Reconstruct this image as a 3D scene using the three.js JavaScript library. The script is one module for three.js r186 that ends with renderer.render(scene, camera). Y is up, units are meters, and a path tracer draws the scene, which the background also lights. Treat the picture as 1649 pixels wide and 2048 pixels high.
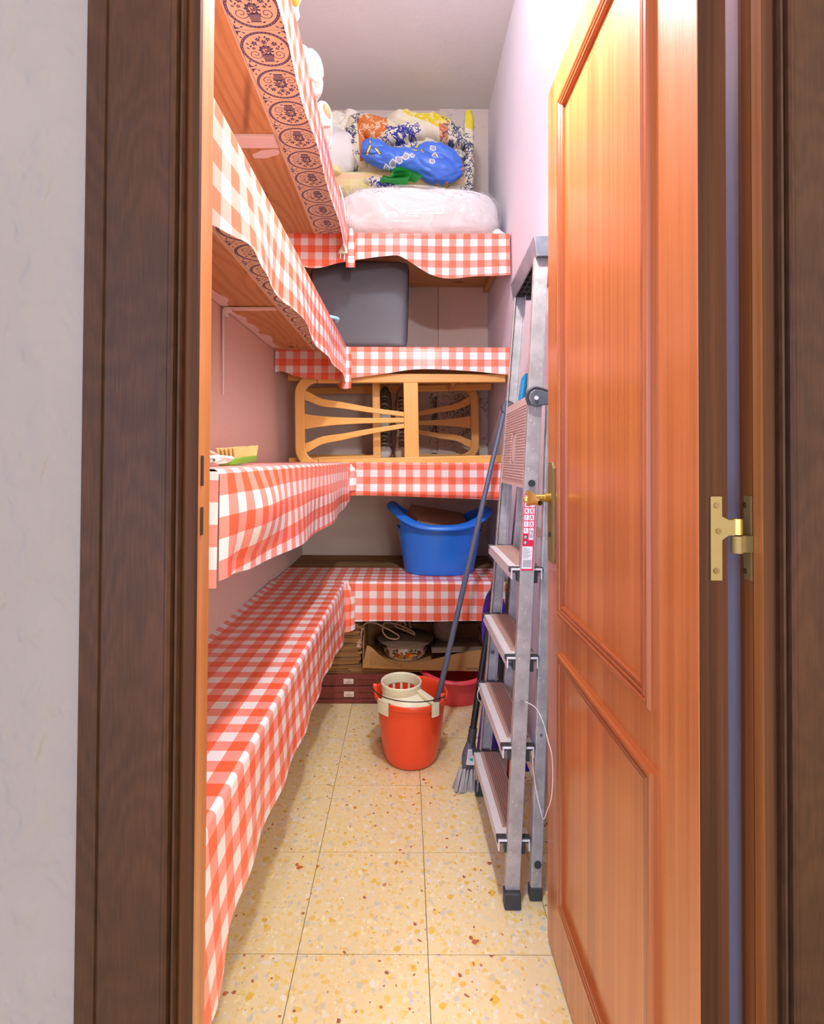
import * as THREE from 'three';
import { RoundedBoxGeometry } from 'three/addons/geometries/RoundedBoxGeometry.js';
import { mergeGeometries, mergeVertices } from 'three/addons/utils/BufferGeometryUtils.js';
import { RectAreaLightUniformsLib } from 'three/addons/lights/RectAreaLightUniformsLib.js';

// ---------------------------------------------------------------- camera, light, exposure
// Metres, y up. The tripod stands in the hall: x to the right, depth d into the closet is -z.
const scene = new THREE.Scene();
scene.background = new THREE.Color(0x9fb4d0);
const F = 1008.4, CX = 812.4, CY = 903.7, FW = 1649, FH = 2048;       // focal length and lens centre in pixels
const camera = new THREE.PerspectiveCamera(2 * Math.atan(FH / 2 / F) * 180 / Math.PI, FW / FH, 0.05, 30);
camera.position.set(0, 1.16, 0);
camera.rotation.order = 'YXZ';
camera.rotation.set(0.01423, 0, 0.00475);                              // almost level, a touch of roll
camera.setViewOffset(FW, FH, FW / 2 - CX, FH / 2 - CY, FW, FH);        // lens shifted downwards
camera.updateProjectionMatrix();
const renderer = new THREE.WebGLRenderer({ antialias: true });
renderer.toneMapping = THREE.LinearToneMapping;
renderer.toneMappingExposure = 1.42;
renderer.shadowMap.enabled = true;
RectAreaLightUniformsLib.init();
const LAMP = { x: 0.12, y: 2.20, d: 0.95, r: 0.045, color: 0xf8f7ff, power: 3.2 };    // globe hanging just inside the doorway, under an added light-blocking shade
const TOP_FILL = { x: 0.05, y: 3.22, d: 1.45, r: 0.10, color: 0xe9efff, power: 2.3 };       // added ceiling lamp that fills the dim lower closet
const HALL = { x: 0.55, y: 2.52, d: -0.85, color: 0xffecd6, power: 1.5 };              // ceiling fitting of the hall
const WINDOW_AND_FILL = [                                                                     // behind the camera: blue daylight window, then an added pane filling the closet
  { x: -1.24, y: 1.22, d: -2.20, w: 0.70, h: 2.20, color: 0xb4caff, power: 20 },
  { x: 1.20, y: 1.50, d: -2.20, w: 1.3, h: 1.7, color: 0xf8f6f4, power: 9.5 },
];
for (const p of [LAMP, TOP_FILL, HALL]) {
  const l = new THREE.PointLight(p.color, p.power, 0, 2);
  l.position.set(p.x, p === HALL ? p.y - 0.1 : p.y, -p.d); l.castShadow = true; l.shadow.radius = (p.r ?? 0.1) / 0.02; l.shadow.mapSize.set(2048, 2048);
  l.shadow.camera.near = 0.03; l.shadow.camera.far = 6; scene.add(l);
}
for (const p of WINDOW_AND_FILL) {
  const w = new THREE.RectAreaLight(p.color, p.power, p.w - 0.14, p.h - 0.14);
  w.position.set(p.x, p.y, -p.d - 0.03); w.lookAt(p.x, p.y, -p.d - 1); scene.add(w);
}

// ---------------------------------------------------------------- helpers
let seed = 7;
const rnd = () => { seed = (seed + 0x6d2b79f5) | 0; let t = Math.imul(seed ^ (seed >>> 15), 1 | seed); t = (t + Math.imul(t ^ (t >>> 7), 61 | t)) ^ t; return ((t ^ (t >>> 14)) >>> 0) / 4294967296; };
const rr = (a, b) => a + (b - a) * rnd();
const V = (x, y, d) => new THREE.Vector3(x, y, -d);
const clamp = (x, a = 0, b = 1) => Math.min(b, Math.max(a, x));
const smooth = (a, b, x) => { const t = clamp((x - a) / (b - a)); return t * t * (3 - 2 * t); };
const lerp = (a, b, t) => a + (b - a) * t;
const hash = (x, y, s) => { let h = Math.imul(x | 0, 374761393) ^ Math.imul(y | 0, 668265263) ^ Math.imul(s | 0, 2147483647); h = Math.imul(h ^ (h >>> 13), 1274126177); return ((h ^ (h >>> 16)) >>> 0) / 4294967296; };
function noise(x, y, px = 0, py = 0, s = 1) {                       // value noise, tiling when px, py are given
  const xi = Math.floor(x), yi = Math.floor(y), fx = x - xi, fy = y - yi, u = fx * fx * (3 - 2 * fx), v = fy * fy * (3 - 2 * fy);
  const w = (a, p) => p ? ((a % p) + p) % p : a;
  const x0 = w(xi, px), x1 = w(xi + 1, px), y0 = w(yi, py), y1 = w(yi + 1, py);
  return lerp(lerp(hash(x0, y0, s), hash(x1, y0, s), u), lerp(hash(x0, y1, s), hash(x1, y1, s), u), v);
}
function fbm(x, y, px, py, oct = 4, s = 1) { let a = 0.5, t = 0; for (let i = 0; i < oct; i++) { t += a * noise(x, y, px, py, s + i); x *= 2; y *= 2; px *= 2; py *= 2; a *= 0.5; } return t / (1 - a * 2 + a); }
function curve(pts) {                                               // smooth function through [x, value] pairs
  return (x) => {
    if (x <= pts[0][0]) return pts[0][1];
    for (let i = 1; i < pts.length; i++) if (x <= pts[i][0]) {
      const p0 = pts[Math.max(0, i - 2)], p1 = pts[i - 1], p2 = pts[i], p3 = pts[Math.min(pts.length - 1, i + 1)], h = p2[0] - p1[0], t = (x - p1[0]) / h;
      const m1 = (p2[1] - p0[1]) / Math.max(1e-6, p2[0] - p0[0]) * h, m2 = (p3[1] - p1[1]) / Math.max(1e-6, p3[0] - p1[0]) * h;
      return (2 * t ** 3 - 3 * t ** 2 + 1) * p1[1] + (t ** 3 - 2 * t ** 2 + t) * m1 + (-2 * t ** 3 + 3 * t ** 2) * p2[1] + (t ** 3 - t ** 2) * m2;
    }
    return pts[pts.length - 1][1];
  };
}
const taken = {};
function numbered(name) { const n = taken[name] = (taken[name] ?? -1) + 1; return n ? name + '_' + String(n).padStart(3, '0') : name; }
function add(name, geo, mat, parent) {
  const m = new THREE.Mesh(geo, mat); m.castShadow = m.receiveShadow = true;
  m.name = parent ? name : numbered(name); (parent ?? scene).add(m); return m;
}
function tag(o, label, category, group) { o.userData.label = label; o.userData.category = category; if (group) o.userData.group = group; return o; }
function thing(name, label, category, at = [0, 0, 0], group) {
  const o = new THREE.Group(); o.name = numbered(name); o.position.set(at[0], at[1], -at[2]); scene.add(o); return tag(o, label, category, group);
}
function struct(name, geo, mat) { const m = geo ? add(name, geo, mat) : new THREE.Group(); if (!geo) { m.name = numbered(name); scene.add(m); } m.userData.kind = 'structure'; return m; }

// geometry
const flat = (g) => g.index ? g.toNonIndexed() : g;
function uvBox(geo, grain = 'y', du = 0, dv = 0) {                  // uv in metres, v along the grain
  const g = flat(geo), p = g.attributes.position, n = g.attributes.normal, uv = new Float32Array(p.count * 2), A = { x: 0, y: 1, z: 2 };
  for (let i = 0; i < p.count; i += 3) {
    const m = [0, 1, 2].map((c) => Math.abs(n.getComponent(i, c) + n.getComponent(i + 1, c) + n.getComponent(i + 2, c)));
    const dom = m[0] > m[1] && m[0] > m[2] ? 0 : m[1] > m[2] ? 1 : 2, gr = A[grain];
    const vA = dom === gr ? (dom + 1) % 3 : gr, uA = 3 - dom - vA;
    for (let k = i; k < i + 3; k++) { uv[2 * k] = p.getComponent(k, uA) + du + (dom === 0 ? 0.37 : 0); uv[2 * k + 1] = p.getComponent(k, vA) + dv; }
  }
  g.setAttribute('uv', new THREE.BufferAttribute(uv, 2)); return g;
}
function box(w, h, d, x = 0, y = 0, z = 0, r = 0.003, grain = 'y') {  // centre x, y and depth z
  const q = Math.min(r, w * 0.45, h * 0.45, d * 0.45);
  const g = q > 0 ? new RoundedBoxGeometry(w, h, d, 2, q) : new THREE.BoxGeometry(w, h, d);
  return uvBox(g.translate(x, y, -z), grain);
}
const span = (x0, x1, y0, y1, d0, d1, r = 0.003, grain = 'y') => box(x1 - x0, y1 - y0, Math.abs(d1 - d0), (x0 + x1) / 2, (y0 + y1) / 2, (d0 + d1) / 2, r, grain);
function beam(a, b, w, t, side = new THREE.Vector3(1, 0, 0), r = 0.002) {   // a bar from a to b, w along side
  const L = a.distanceTo(b), y = b.clone().sub(a).normalize(), x = side.clone().addScaledVector(y, -side.dot(y)).normalize(), z = x.clone().cross(y);
  const g = uvBox(new RoundedBoxGeometry(w, L, t, 2, Math.min(r, w * .45, t * .45)), 'y');
  return g.applyMatrix4(new THREE.Matrix4().makeBasis(x, y, z)).translate((a.x + b.x) / 2, (a.y + b.y) / 2, (a.z + b.z) / 2);
}
function tube(pts, r, n = 48, m = 8, closed = false) { return flat(new THREE.TubeGeometry(new THREE.CatmullRomCurve3(pts, closed), n, r, m, closed)); }
function rod(a, b, r, m = 16, r2 = r) {
  const L = a.distanceTo(b), g = new THREE.CylinderGeometry(r2, r, L, m, 1), q = new THREE.Quaternion().setFromUnitVectors(new THREE.Vector3(0, 1, 0), b.clone().sub(a).normalize());
  return flat(g).applyQuaternion(q).translate((a.x + b.x) / 2, (a.y + b.y) / 2, (a.z + b.z) / 2);
}
function lathe(pts, n = 48) { return flat(new THREE.LatheGeometry(pts.map((p) => new THREE.Vector2(p[0], p[1])), n)); }
function grid(nu, nv, f, uvf, wrapU = false) {                       // surface f(u, v) with u, v in 0..1
  const P = [], U = [], I = [];
  for (let j = 0; j <= nv; j++) for (let i = 0; i <= nu; i++) { const p = f(i / nu, j / nv); P.push(p.x, p.y, p.z); const q = uvf ? uvf(i / nu, j / nv) : [i / nu, j / nv]; U.push(q[0], q[1]); }
  for (let j = 0; j < nv; j++) for (let i = 0; i < nu; i++) { const a = j * (nu + 1) + i, b = a + 1, c = a + nu + 1, d = c + 1; I.push(a, b, d, a, d, c); }
  const g = new THREE.BufferGeometry(); g.setAttribute('position', new THREE.Float32BufferAttribute(P, 3)); g.setAttribute('uv', new THREE.Float32BufferAttribute(U, 2)); g.setIndex(I); g.computeVertexNormals();
  if (wrapU) { const n = g.attributes.normal; for (let j = 0; j <= nv; j++) { const a = j * (nu + 1), b = a + nu, v = new THREE.Vector3().fromBufferAttribute(n, a).add(new THREE.Vector3().fromBufferAttribute(n, b)).normalize(); n.setXYZ(a, v.x, v.y, v.z); n.setXYZ(b, v.x, v.y, v.z); } }
  return g;
}
function merge(list) { return mergeGeometries(list.map((g) => { const q = flat(g); for (const k of Object.keys(q.attributes)) if (!['position', 'normal', 'uv'].includes(k)) q.deleteAttribute(k); return q; })); }
function extrude(pts, depth, bevel = 0.002, holes = []) {            // outline in x, y; thickness along z, centred
  const s = new THREE.Shape(pts.map((p) => new THREE.Vector2(p[0], p[1])));
  for (const h of holes) s.holes.push(new THREE.Path(h.map((p) => new THREE.Vector2(p[0], p[1]))));
  const g = new THREE.ExtrudeGeometry(s, { depth: depth - 2 * bevel, bevelEnabled: bevel > 0, bevelThickness: bevel, bevelSize: bevel, bevelOffset: -bevel, bevelSegments: 2, curveSegments: 12 });
  return flat(g).translate(0, 0, -(depth - 2 * bevel) / 2);
}
// a profile in plan (x, depth), pulled up from y0 to y1
function upright(pts, y0, y1) {
  const P = [], N = [], U = []; let s = 0.1;
  for (let i = 0; i + 1 < pts.length; i++) {
    const [xa, da] = pts[i], [xb, db] = pts[i + 1], L = Math.hypot(xb - xa, db - da), nx = (db - da) / L, nd = -(xb - xa) / L;
    const q = [[xa, y0, da, s], [xb, y0, db, s + L], [xb, y1, db, s + L], [xa, y0, da, s], [xb, y1, db, s + L], [xa, y1, da, s]];
    for (const [x, y, d, u] of q) { P.push(x, y, -d); N.push(nx, 0, -nd); U.push(u, y); }
    s += L;
  }
  for (const [y, up] of [[y0, -1], [y1, 1]]) {
    const t = THREE.ShapeUtils.triangulateShape(pts.map((p) => new THREE.Vector2(p[0], p[1])), []);
    for (const f of t) for (const k of f) { P.push(pts[k][0], y, -pts[k][1]); N.push(0, up, 0); U.push(pts[k][0], pts[k][1]); }
  }
  const g = new THREE.BufferGeometry(); g.setAttribute('position', new THREE.Float32BufferAttribute(P, 3)); g.setAttribute('normal', new THREE.Float32BufferAttribute(N, 3)); g.setAttribute('uv', new THREE.Float32BufferAttribute(U, 2)); return g;
}
// rounded lump with soft folds: half sizes a, b, c, squareness e, folds by noise
function lump(a, b, c, e = 0.7, amp = 0.015, freq = 6, s = 1, ridge = true, nu = 72, nv = 44) {
  const sp = (v) => Math.sign(v) * Math.abs(v) ** e;
  return grid(nu, nv, (u, v) => {
    const t = u * 2 * Math.PI, q = (v - 0.5) * Math.PI, x = sp(Math.cos(q)) * sp(Math.cos(t)), y = sp(Math.sin(q)), z = sp(Math.cos(q)) * sp(Math.sin(t));
    const px = x * a * freq, py = y * b * freq, pz = z * c * freq;
    let n = fbm(px + pz * 0.7 + 31, py - pz * 0.5 + 17, 0, 0, 3, s); n = ridge ? 0.5 - Math.abs(n - 0.5) * 2.6 : n - 0.5;
    const k = amp * n, L = Math.hypot(x / a, y / b, z / c) + 1e-6;
    return new THREE.Vector3(x * a + k * x / a / L, y * b + k * y / b / L, z * c + k * z / c / L);
  }, (u, v) => [u, v], true);
}

// ---------------------------------------------------------------- textures
const mix3 = (a, b, t) => [lerp(a[0], b[0], t), lerp(a[1], b[1], t), lerp(a[2], b[2], t)];
const rgb = (h) => [(h >> 16) & 255, (h >> 8) & 255, h & 255];
function finish(t, w, h, srgb) { t.wrapS = t.wrapT = THREE.RepeatWrapping; t.magFilter = THREE.LinearFilter; t.minFilter = THREE.LinearFilter; t.repeat.set(1 / w, 1 / h); if (srgb) t.colorSpace = THREE.SRGBColorSpace; t.needsUpdate = true; return t; }
function pixelTex(W, H, w, h, f, srgb = true) {                      // w, h: the size in metres that it covers
  const d = new Uint8Array(W * H * 4);
  for (let y = 0; y < H; y++) for (let x = 0; x < W; x++) { const c = f(x / W, y / H), o = (y * W + x) * 4; d[o] = c[0]; d[o + 1] = c[1] ?? c[0]; d[o + 2] = c[2] ?? c[0]; d[o + 3] = 255; }
  return finish(new THREE.DataTexture(d, W, H), w, h, srgb);
}
function canvasTex(W, H, w, h, draw, srgb = true) { const c = document.createElement('canvas'); c.width = W; c.height = H; draw(c.getContext('2d'), W, H); return finish(new THREE.CanvasTexture(c), w, h, srgb); }
const greyTex = (W, H, w, h, f) => pixelTex(W, H, w, h, (u, v) => { const g = clamp(f(u, v)) * 255; return [g, g, g]; }, false);
const mat = (o) => new THREE.MeshPhysicalMaterial({ side: THREE.DoubleSide, roughness: 0.6, ...o });
// ---------------------------------------------------------------- materials
const woodTex = (W, H, w, h, dark, base, light, s, o = {}) => pixelTex(W, H, w, h, (u, v) => {
  const k = o.waves ?? 5, warp = fbm(u * 4, v * 3, 4, 3, 3, s) * (o.warp ?? 0.6);
  const bands = noise((u + warp * 0.08) * k * 4, v * 2, k * 4, 2, s + 3) * 0.5 + noise((u + warp * 0.03) * k * 16, v * 3, k * 16, 3, s + 4) * 0.32 + noise(u * k * 60, v * 8, k * 60, 8, s + 5) * 0.18;
  const pore = noise(u * 160, v * 18, 160, 18, s + 9) > 0.82 ? (o.pore ?? 0.12) : 0;
  const t = clamp((bands - 0.5) * (o.contrast ?? 1.6) + 0.5);
  let c = t < 0.5 ? mix3(rgb(dark), rgb(base), t * 2) : mix3(rgb(base), rgb(light), t * 2 - 1);
  return mix3(c, rgb(dark), pore);
});
const sapele = woodTex(512, 1024, 0.42, 2.1, 0x9c5224, 0xbb6c35, 0xce8348, 11, { waves: 4, contrast: 1.1, pore: 0.08 });
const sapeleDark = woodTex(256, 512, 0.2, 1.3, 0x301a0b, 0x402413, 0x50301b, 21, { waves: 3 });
// dark stained architrave: waving cathedral figure
const burl = pixelTex(512, 1024, 0.14, 0.75, (u, v) => {
  const w1 = fbm(u * 3, v * 5, 3, 5, 4, 41), w2 = fbm(u * 8, v * 14, 8, 14, 3, 47);
  const rings = 0.5 + 0.5 * Math.sin((v * 26 + Math.pow(Math.abs(u - 0.5) * 2, 2) * 3.2 + w1 * 9 + w2 * 1.6) * 2 * Math.PI * 0.5);
  const fine = noise(u * 120, v * 40, 120, 40, 44), blot = fbm(u * 2, v * 3, 2, 3, 3, 53);
  const t = clamp(rings * 0.20 + fine * 0.26 + blot * 0.55);
  return mix3(rgb(0x29180c), rgb(0x4b2e1a), t);
});
const pine = pixelTex(512, 1024, 0.34, 1.4, (u, v) => {
  let d = 0, kn = 0;
  for (const [a, b, r] of [[0.3, 0.22, 0.05], [0.72, 0.46, 0.035], [0.45, 0.8, 0.045], [0.85, 0.9, 0.03]]) { const q = Math.hypot(u - a, (v - b) * 2.2); d += 0.08 * Math.exp(-q * q / 0.02) * Math.sign(u - a); kn = Math.max(kn, smooth(r, r * 0.55, q)); }
  const w = fbm(u * 2, v * 2, 2, 2, 3, 61);
  const rings = 0.5 + 0.5 * Math.sin((u + d + (w - 0.5) * 0.3) * 2 * Math.PI * 11);
  const t = clamp(Math.pow(rings, 2.2) * 0.3 + 0.12 + noise(u * 150, v * 20, 150, 20, 63) * 0.25 + fbm(u * 3, v * 3, 3, 3, 2, 66) * 0.2);
  let c = mix3(rgb(0xdcac70), rgb(0xab7440), t); const sk = smooth(0.05, 0.0, Math.abs(u - 0.52 - (v - 0.55) * 1.4 - (w - 0.5) * 0.1)) * smooth(0.46, 0.52, v) * smooth(0.72, 0.62, v); c = mix3(c, rgb(0x7c4a26), sk * 0.6); return mix3(c, rgb(0x6b3517), kn * 0.85);
});
const grainBump = greyTex(256, 512, 0.1, 0.5, (u, v) => 0.55 + 0.45 * (noise(u * 90, v * 14, 90, 14, 71) - 0.5) + 0.2 * (noise(u * 30, v * 6, 30, 6, 72) - 0.5));
const M = {};
M.door = mat({ map: sapele, roughness: 0.4, clearcoat: 0.5, clearcoatRoughness: 0.16, bumpMap: grainBump, bumpScale: 0.0003 });
M.doorEdgeShaded = mat({ map: sapeleDark, roughness: 0.7, specularIntensity: 0.25, bumpMap: grainBump, bumpScale: 0.0004 });  // door wood again, darkened for the weakly lit hinge edge
M.moulding = mat({ map: woodTex(256, 512, 0.2, 1.3, 0x8a3f18, 0xa55526, 0xb66a34, 23, { waves: 3 }), roughness: 0.3, clearcoat: 0.6, clearcoatRoughness: 0.2 });
M.jambLit = mat({ map: woodTex(256, 512, 0.2, 1.3, 0xa3622f, 0xba783f, 0xc88a4e, 27, { waves: 4 }), roughness: 0.4, clearcoat: 0.2, clearcoatRoughness: 0.3 });  // frame wood lightened to carry the lamp light on the inner faces
M.jambHalfLit = mat({ map: woodTex(256, 512, 0.2, 1.3, 0x70401c, 0x854f26, 0x955f33, 28, { waves: 4 }), roughness: 0.5 });  // same frame wood, toned between lit and shaded for the rebate
M.jambShaded = mat({ map: woodTex(256, 512, 0.2, 1.3, 0x331c0d, 0x442813, 0x54341d, 29, { waves: 3 }), roughness: 0.65, specularIntensity: 0.3 });  // same frame wood, darkened for the fronts the lamp does not reach
M.architrave = mat({ map: burl, roughness: 0.55, specularIntensity: 0.35, bumpMap: grainBump, bumpScale: 0.0003 });
M.pine = mat({ map: pine, roughness: 0.5, clearcoat: 0.15, clearcoatRoughness: 0.4 });
M.oldWood = mat({ map: woodTex(256, 512, 0.3, 0.8, 0x6d5030, 0x8f6e45, 0xa88a5c, 29, { waves: 3 }), roughness: 0.85 });
M.beech = mat({ map: woodTex(256, 512, 0.16, 0.6, 0xd89a48, 0xeab05a, 0xf2c06c, 33, { waves: 3, contrast: 0.9, pore: 0.05 }), roughness: 0.42, clearcoat: 0.25, clearcoatRoughness: 0.3 });

// plaster
const plasterBump = greyTex(512, 512, 0.5, 0.5, (u, v) => fbm(u * 14, v * 14, 14, 14, 4, 81) * 0.7 + fbm(u * 50, v * 50, 50, 50, 2, 85) * 0.3);
const roughBump = greyTex(512, 512, 0.32, 0.32, (u, v) => { const a = fbm(u * 12 + fbm(u * 6, v * 6, 6, 6, 2, 91) * 1.5, v * 9, 12, 9, 3, 92); return smooth(0.3, 0.72, a) * 0.75 + fbm(u * 40, v * 30, 40, 30, 2, 95) * 0.25; });
const wallTint = (a, b, s) => pixelTex(256, 256, 1.3, 1.3, (u, v) => mix3(rgb(a), rgb(b), fbm(u * 5, v * 5, 5, 5, 4, s)));
M.wall = mat({ map: wallTint(0xeccdc0, 0xf1d6ca, 101), roughness: 0.9, bumpMap: plasterBump, bumpScale: 0.0012 });
M.wallRight = mat({ map: wallTint(0xe2dde6, 0xe8e3ea, 103), roughness: 0.9, bumpMap: plasterBump, bumpScale: 0.0012 });
M.ceiling = mat({ map: wallTint(0xe6e4e2, 0xebe9e7, 105), roughness: 0.95, bumpMap: plasterBump, bumpScale: 0.001 });
M.stucco = mat({ map: wallTint(0x7a7068, 0x857b72, 107), roughness: 0.9, bumpMap: roughBump, bumpScale: 0.003 });
M.hallWall = mat({ color: 0xd8d0c8, roughness: 0.9 });
// back wall: specks of black mould where the damp came through, low on the right
const mouldTex = canvasTex(1024, 2048, 1.13, 2.26, (c, W, H) => {
  c.fillStyle = '#e2d2c8'; c.fillRect(0, 0, W, H); seed = 501;
  const px = W / 1.13;                                                // x from the left wall, y from the floor
  const spot = (x, y, r, a) => { c.globalAlpha = a; c.fillStyle = '#3f3533'; c.beginPath(); c.arc(x * px, H - y * px, r * px, 0, 7); c.fill(); };
  for (let i = 0; i < 3000; i++) { const x = 1.0 + (rnd() + rnd() - 1) * 0.2, y = 1.43 + (rnd() + rnd() - 1) * 0.24, n = noise(x * 14, y * 14, 0, 0, 503); if (n > 0.42) spot(x, y, rr(0.0008, 0.0035), rr(0.25, 0.7)); }
  for (let i = 0; i < 1400; i++) { const x = 0.815 - Math.abs(rnd() + rnd() - 1) * 0.05, y = rr(1.15, 1.62); if (noise(x * 20, y * 12, 0, 0, 505) > 0.4) spot(x, y, rr(0.001, 0.004), rr(0.2, 0.6)); }
  for (let i = 0; i < 900; i++) { const x = rr(0.72, 1.1), y = rr(0.9, 1.2); if (noise(x * 16, y * 16, 0, 0, 507) > 0.58) spot(x, y, rr(0.0008, 0.003), rr(0.2, 0.5)); }
  c.globalAlpha = 1;
});
M.backWall = mat({ map: mouldTex, roughness: 0.92, bumpMap: plasterBump, bumpScale: 0.001 });

// terrazzo: chips cast in yellow cement
const terrazzo = canvasTex(1536, 1536, 0.918, 0.918, (c, W) => {
  c.fillStyle = '#ecd8a4'; c.fillRect(0, 0, W, W); seed = 601;
  const chip = (n, r0, r1, cols, al) => { for (let i = 0; i < n; i++) {
    const x = rnd() * W, y = rnd() * W, r = rr(r0, r1) * W / 0.918, a0 = rnd() * 6.3, k = 4 + Math.floor(rnd() * 3), el = rr(0.45, 1), ro = rnd() * 6.3;
    c.fillStyle = cols[Math.floor(rnd() * cols.length)]; c.globalAlpha = rr(al, 1);
    const pts = []; for (let j = 0; j < k; j++) { const a = a0 + j / k * 6.283 + rr(-0.3, 0.3), q = r * rr(0.65, 1.1), ex = Math.cos(a) * q, ey = Math.sin(a) * q * el; pts.push([ex * Math.cos(ro) - ey * Math.sin(ro), ex * Math.sin(ro) + ey * Math.cos(ro)]); }
    for (const ox of [-W, 0, W]) for (const oy of [-W, 0, W]) { if (x + ox < -60 || x + ox > W + 60 || y + oy < -60 || y + oy > W + 60) continue; c.beginPath(); pts.forEach((p, j) => j ? c.lineTo(x + ox + p[0], y + oy + p[1]) : c.moveTo(x + ox + p[0], y + oy + p[1])); c.closePath(); c.fill(); }
  } };
  chip(9000, 0.0012, 0.005, ['#f2dfa2', '#ebcf86', '#f6ecd4', '#e2d8c8', '#ecca72', '#dccdb0'], 0.5);
  chip(2600, 0.004, 0.011, ['#f0d276', '#eac768', '#f4e6bc', '#e6dfd4', '#efd488', '#d0c8bc'], 0.5);
  chip(760, 0.005, 0.012, ['#e6bc4e', '#eccb78', '#efe6d2', '#e0d6bc'], 0.5);
  chip(300, 0.0012, 0.0036, ['#9a7a58', '#8e8a82', '#a89c6c', '#a8704c'], 0.6);
  chip(150, 0.003, 0.008, ['#bc6a40', '#b05a38', '#c47a4c', '#9c5a3c'], 0.8);
  chip(22, 0.003, 0.005, ['#77736c', '#8b7f3e', '#5d5650'], 0.8);
  c.globalAlpha = 1;
});
M.floorTile = mat({ map: terrazzo, roughness: 0.32, bumpMap: greyTex(256, 256, 0.4, 0.4, (u, v) => fbm(u * 12, v * 12, 12, 12, 3, 111)), bumpScale: 0.0005 });
M.grout = mat({ color: 0x86755c, roughness: 0.95 });

// gingham oilcloth: white, half tone and full tone checks of 33 mm
const CHECK = 0.067;
const gingham = canvasTex(256, 256, CHECK, CHECK, (c) => {
  c.fillStyle = '#f3f1f2'; c.fillRect(0, 0, 256, 256); c.fillStyle = '#f99a8c'; c.fillRect(0, 0, 128, 256); c.fillRect(0, 0, 256, 128); c.fillStyle = '#f9643c'; c.fillRect(0, 0, 128, 128);
  for (let i = 0; i < 256; i += 4) { c.fillStyle = i % 8 ? 'rgba(255,255,255,0.05)' : 'rgba(120,20,10,0.05)'; c.fillRect(i, 0, 2, 256); c.fillRect(0, i, 256, 2); }
});
M.gingham = mat({ map: gingham, roughness: 0.42, clearcoat: 0.3, clearcoatRoughness: 0.25 });

// paper border under the shelf edges: medallions of a flower basket in a ring, blue on tan
const border = canvasTex(512, 512, 0.136, 0.122, (c, W) => {
  c.fillStyle = '#ead6b4'; c.fillRect(0, 0, W, W); c.strokeStyle = c.fillStyle = '#3d3a6b'; c.lineWidth = 3;
  c.beginPath(); c.moveTo(0, 2); c.lineTo(W, 2); c.moveTo(22, 0); c.lineTo(22, W); c.moveTo(W - 14, 0); c.lineTo(W - 14, W); c.stroke();
  c.lineWidth = 26; c.beginPath(); c.ellipse(266, 256, 222, 222, 0, 0, 7); c.stroke();
  c.strokeStyle = '#a895a0'; c.lineWidth = 9; c.setLineDash([24, 12]); c.beginPath(); c.ellipse(266, 256, 222, 222, 0, 0, 7); c.stroke(); c.setLineDash([]);
  c.strokeStyle = '#3d3a6b'; c.lineWidth = 7;
  const swirl = (x, y, s) => { c.beginPath(); for (let t = 0; t < 9.5; t += 0.2) { const r = 7 + t * 6.2; c.lineTo(x + s * Math.cos(t) * r, y + Math.sin(t) * r); } c.stroke(); };
  swirl(158, 318, -1); swirl(378, 318, 1);
  c.fillRect(206, 318, 124, 12); c.save(); c.beginPath(); c.moveTo(212, 330); c.lineTo(324, 330); c.lineTo(310, 412); c.lineTo(226, 412); c.closePath(); c.clip(); c.lineWidth = 5;
  for (let i = -8; i < 16; i++) { c.beginPath(); c.moveTo(200 + i * 14, 326); c.lineTo(260 + i * 14, 416); c.moveTo(260 + i * 14, 326); c.lineTo(200 + i * 14, 416); c.stroke(); } c.restore(); c.fillRect(222, 410, 92, 10);
  c.lineWidth = 10; for (let r = 12; r < 56; r += 14) { c.beginPath(); c.arc(268, 262, r, r, r + 4.9); c.stroke(); }
  for (let k = 0; k < 9; k++) { c.beginPath(); c.ellipse(268 + Math.cos(k * 0.7) * 58, 262 + Math.sin(k * 0.7) * 52, 15, 10, k * 0.7, 0, 7); c.fill(); }
  const flower = (x, y, r) => { for (let k = 0; k < 5; k++) { c.beginPath(); c.ellipse(x + Math.cos(k * 1.257) * r, y + Math.sin(k * 1.257) * r, r * 0.75, r * 0.5, k * 1.257, 0, 7); c.fill(); } c.save(); c.fillStyle = '#ead6b4'; c.beginPath(); c.arc(x, y, r * 0.35, 0, 7); c.fill(); c.restore(); };
  flower(176, 176, 17); flower(360, 172, 17); flower(222, 118, 14); flower(316, 122, 14); flower(160, 240, 11); flower(378, 238, 11); flower(268, 150, 15); c.lineWidth = 4; c.beginPath(); c.moveTo(268, 210); c.lineTo(222, 130); c.moveTo(268, 210); c.lineTo(316, 132); c.moveTo(240, 230); c.lineTo(180, 184); c.moveTo(296, 230); c.lineTo(356, 182); c.stroke();
  const leaf = (x, y, a) => { c.beginPath(); c.ellipse(x, y, 16, 7, a, 0, 7); c.fill(); };
  leaf(110, 180, 1); leaf(424, 180, -1); leaf(112, 240, 0.4); leaf(430, 236, -0.5); leaf(140, 214, 2); leaf(400, 210, 1); leaf(268, 170, 1.6); leaf(244, 90, 1); leaf(292, 92, 2); leaf(200, 420, 0.5); leaf(340, 420, -0.5);
  for (const [x, y] of [[30, 10], [490, 10], [30, 502], [490, 502]]) { const sx = x < 256 ? 1 : -1, sy = y < 256 ? 1 : -1; c.beginPath(); c.moveTo(x, y); c.lineTo(x + sx * 58, y + sy * 8); c.lineTo(x + sx * 22, y + sy * 24); c.lineTo(x + sx * 8, y + sy * 66); c.closePath(); c.fill(); leaf(x + sx * 70, y + sy * 26, 0.6 * sx * sy); leaf(x + sx * 28, y + sy * 84, 1.2 * sx * sy); }
});
M.border = mat({ map: border, roughness: 0.55 });
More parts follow.
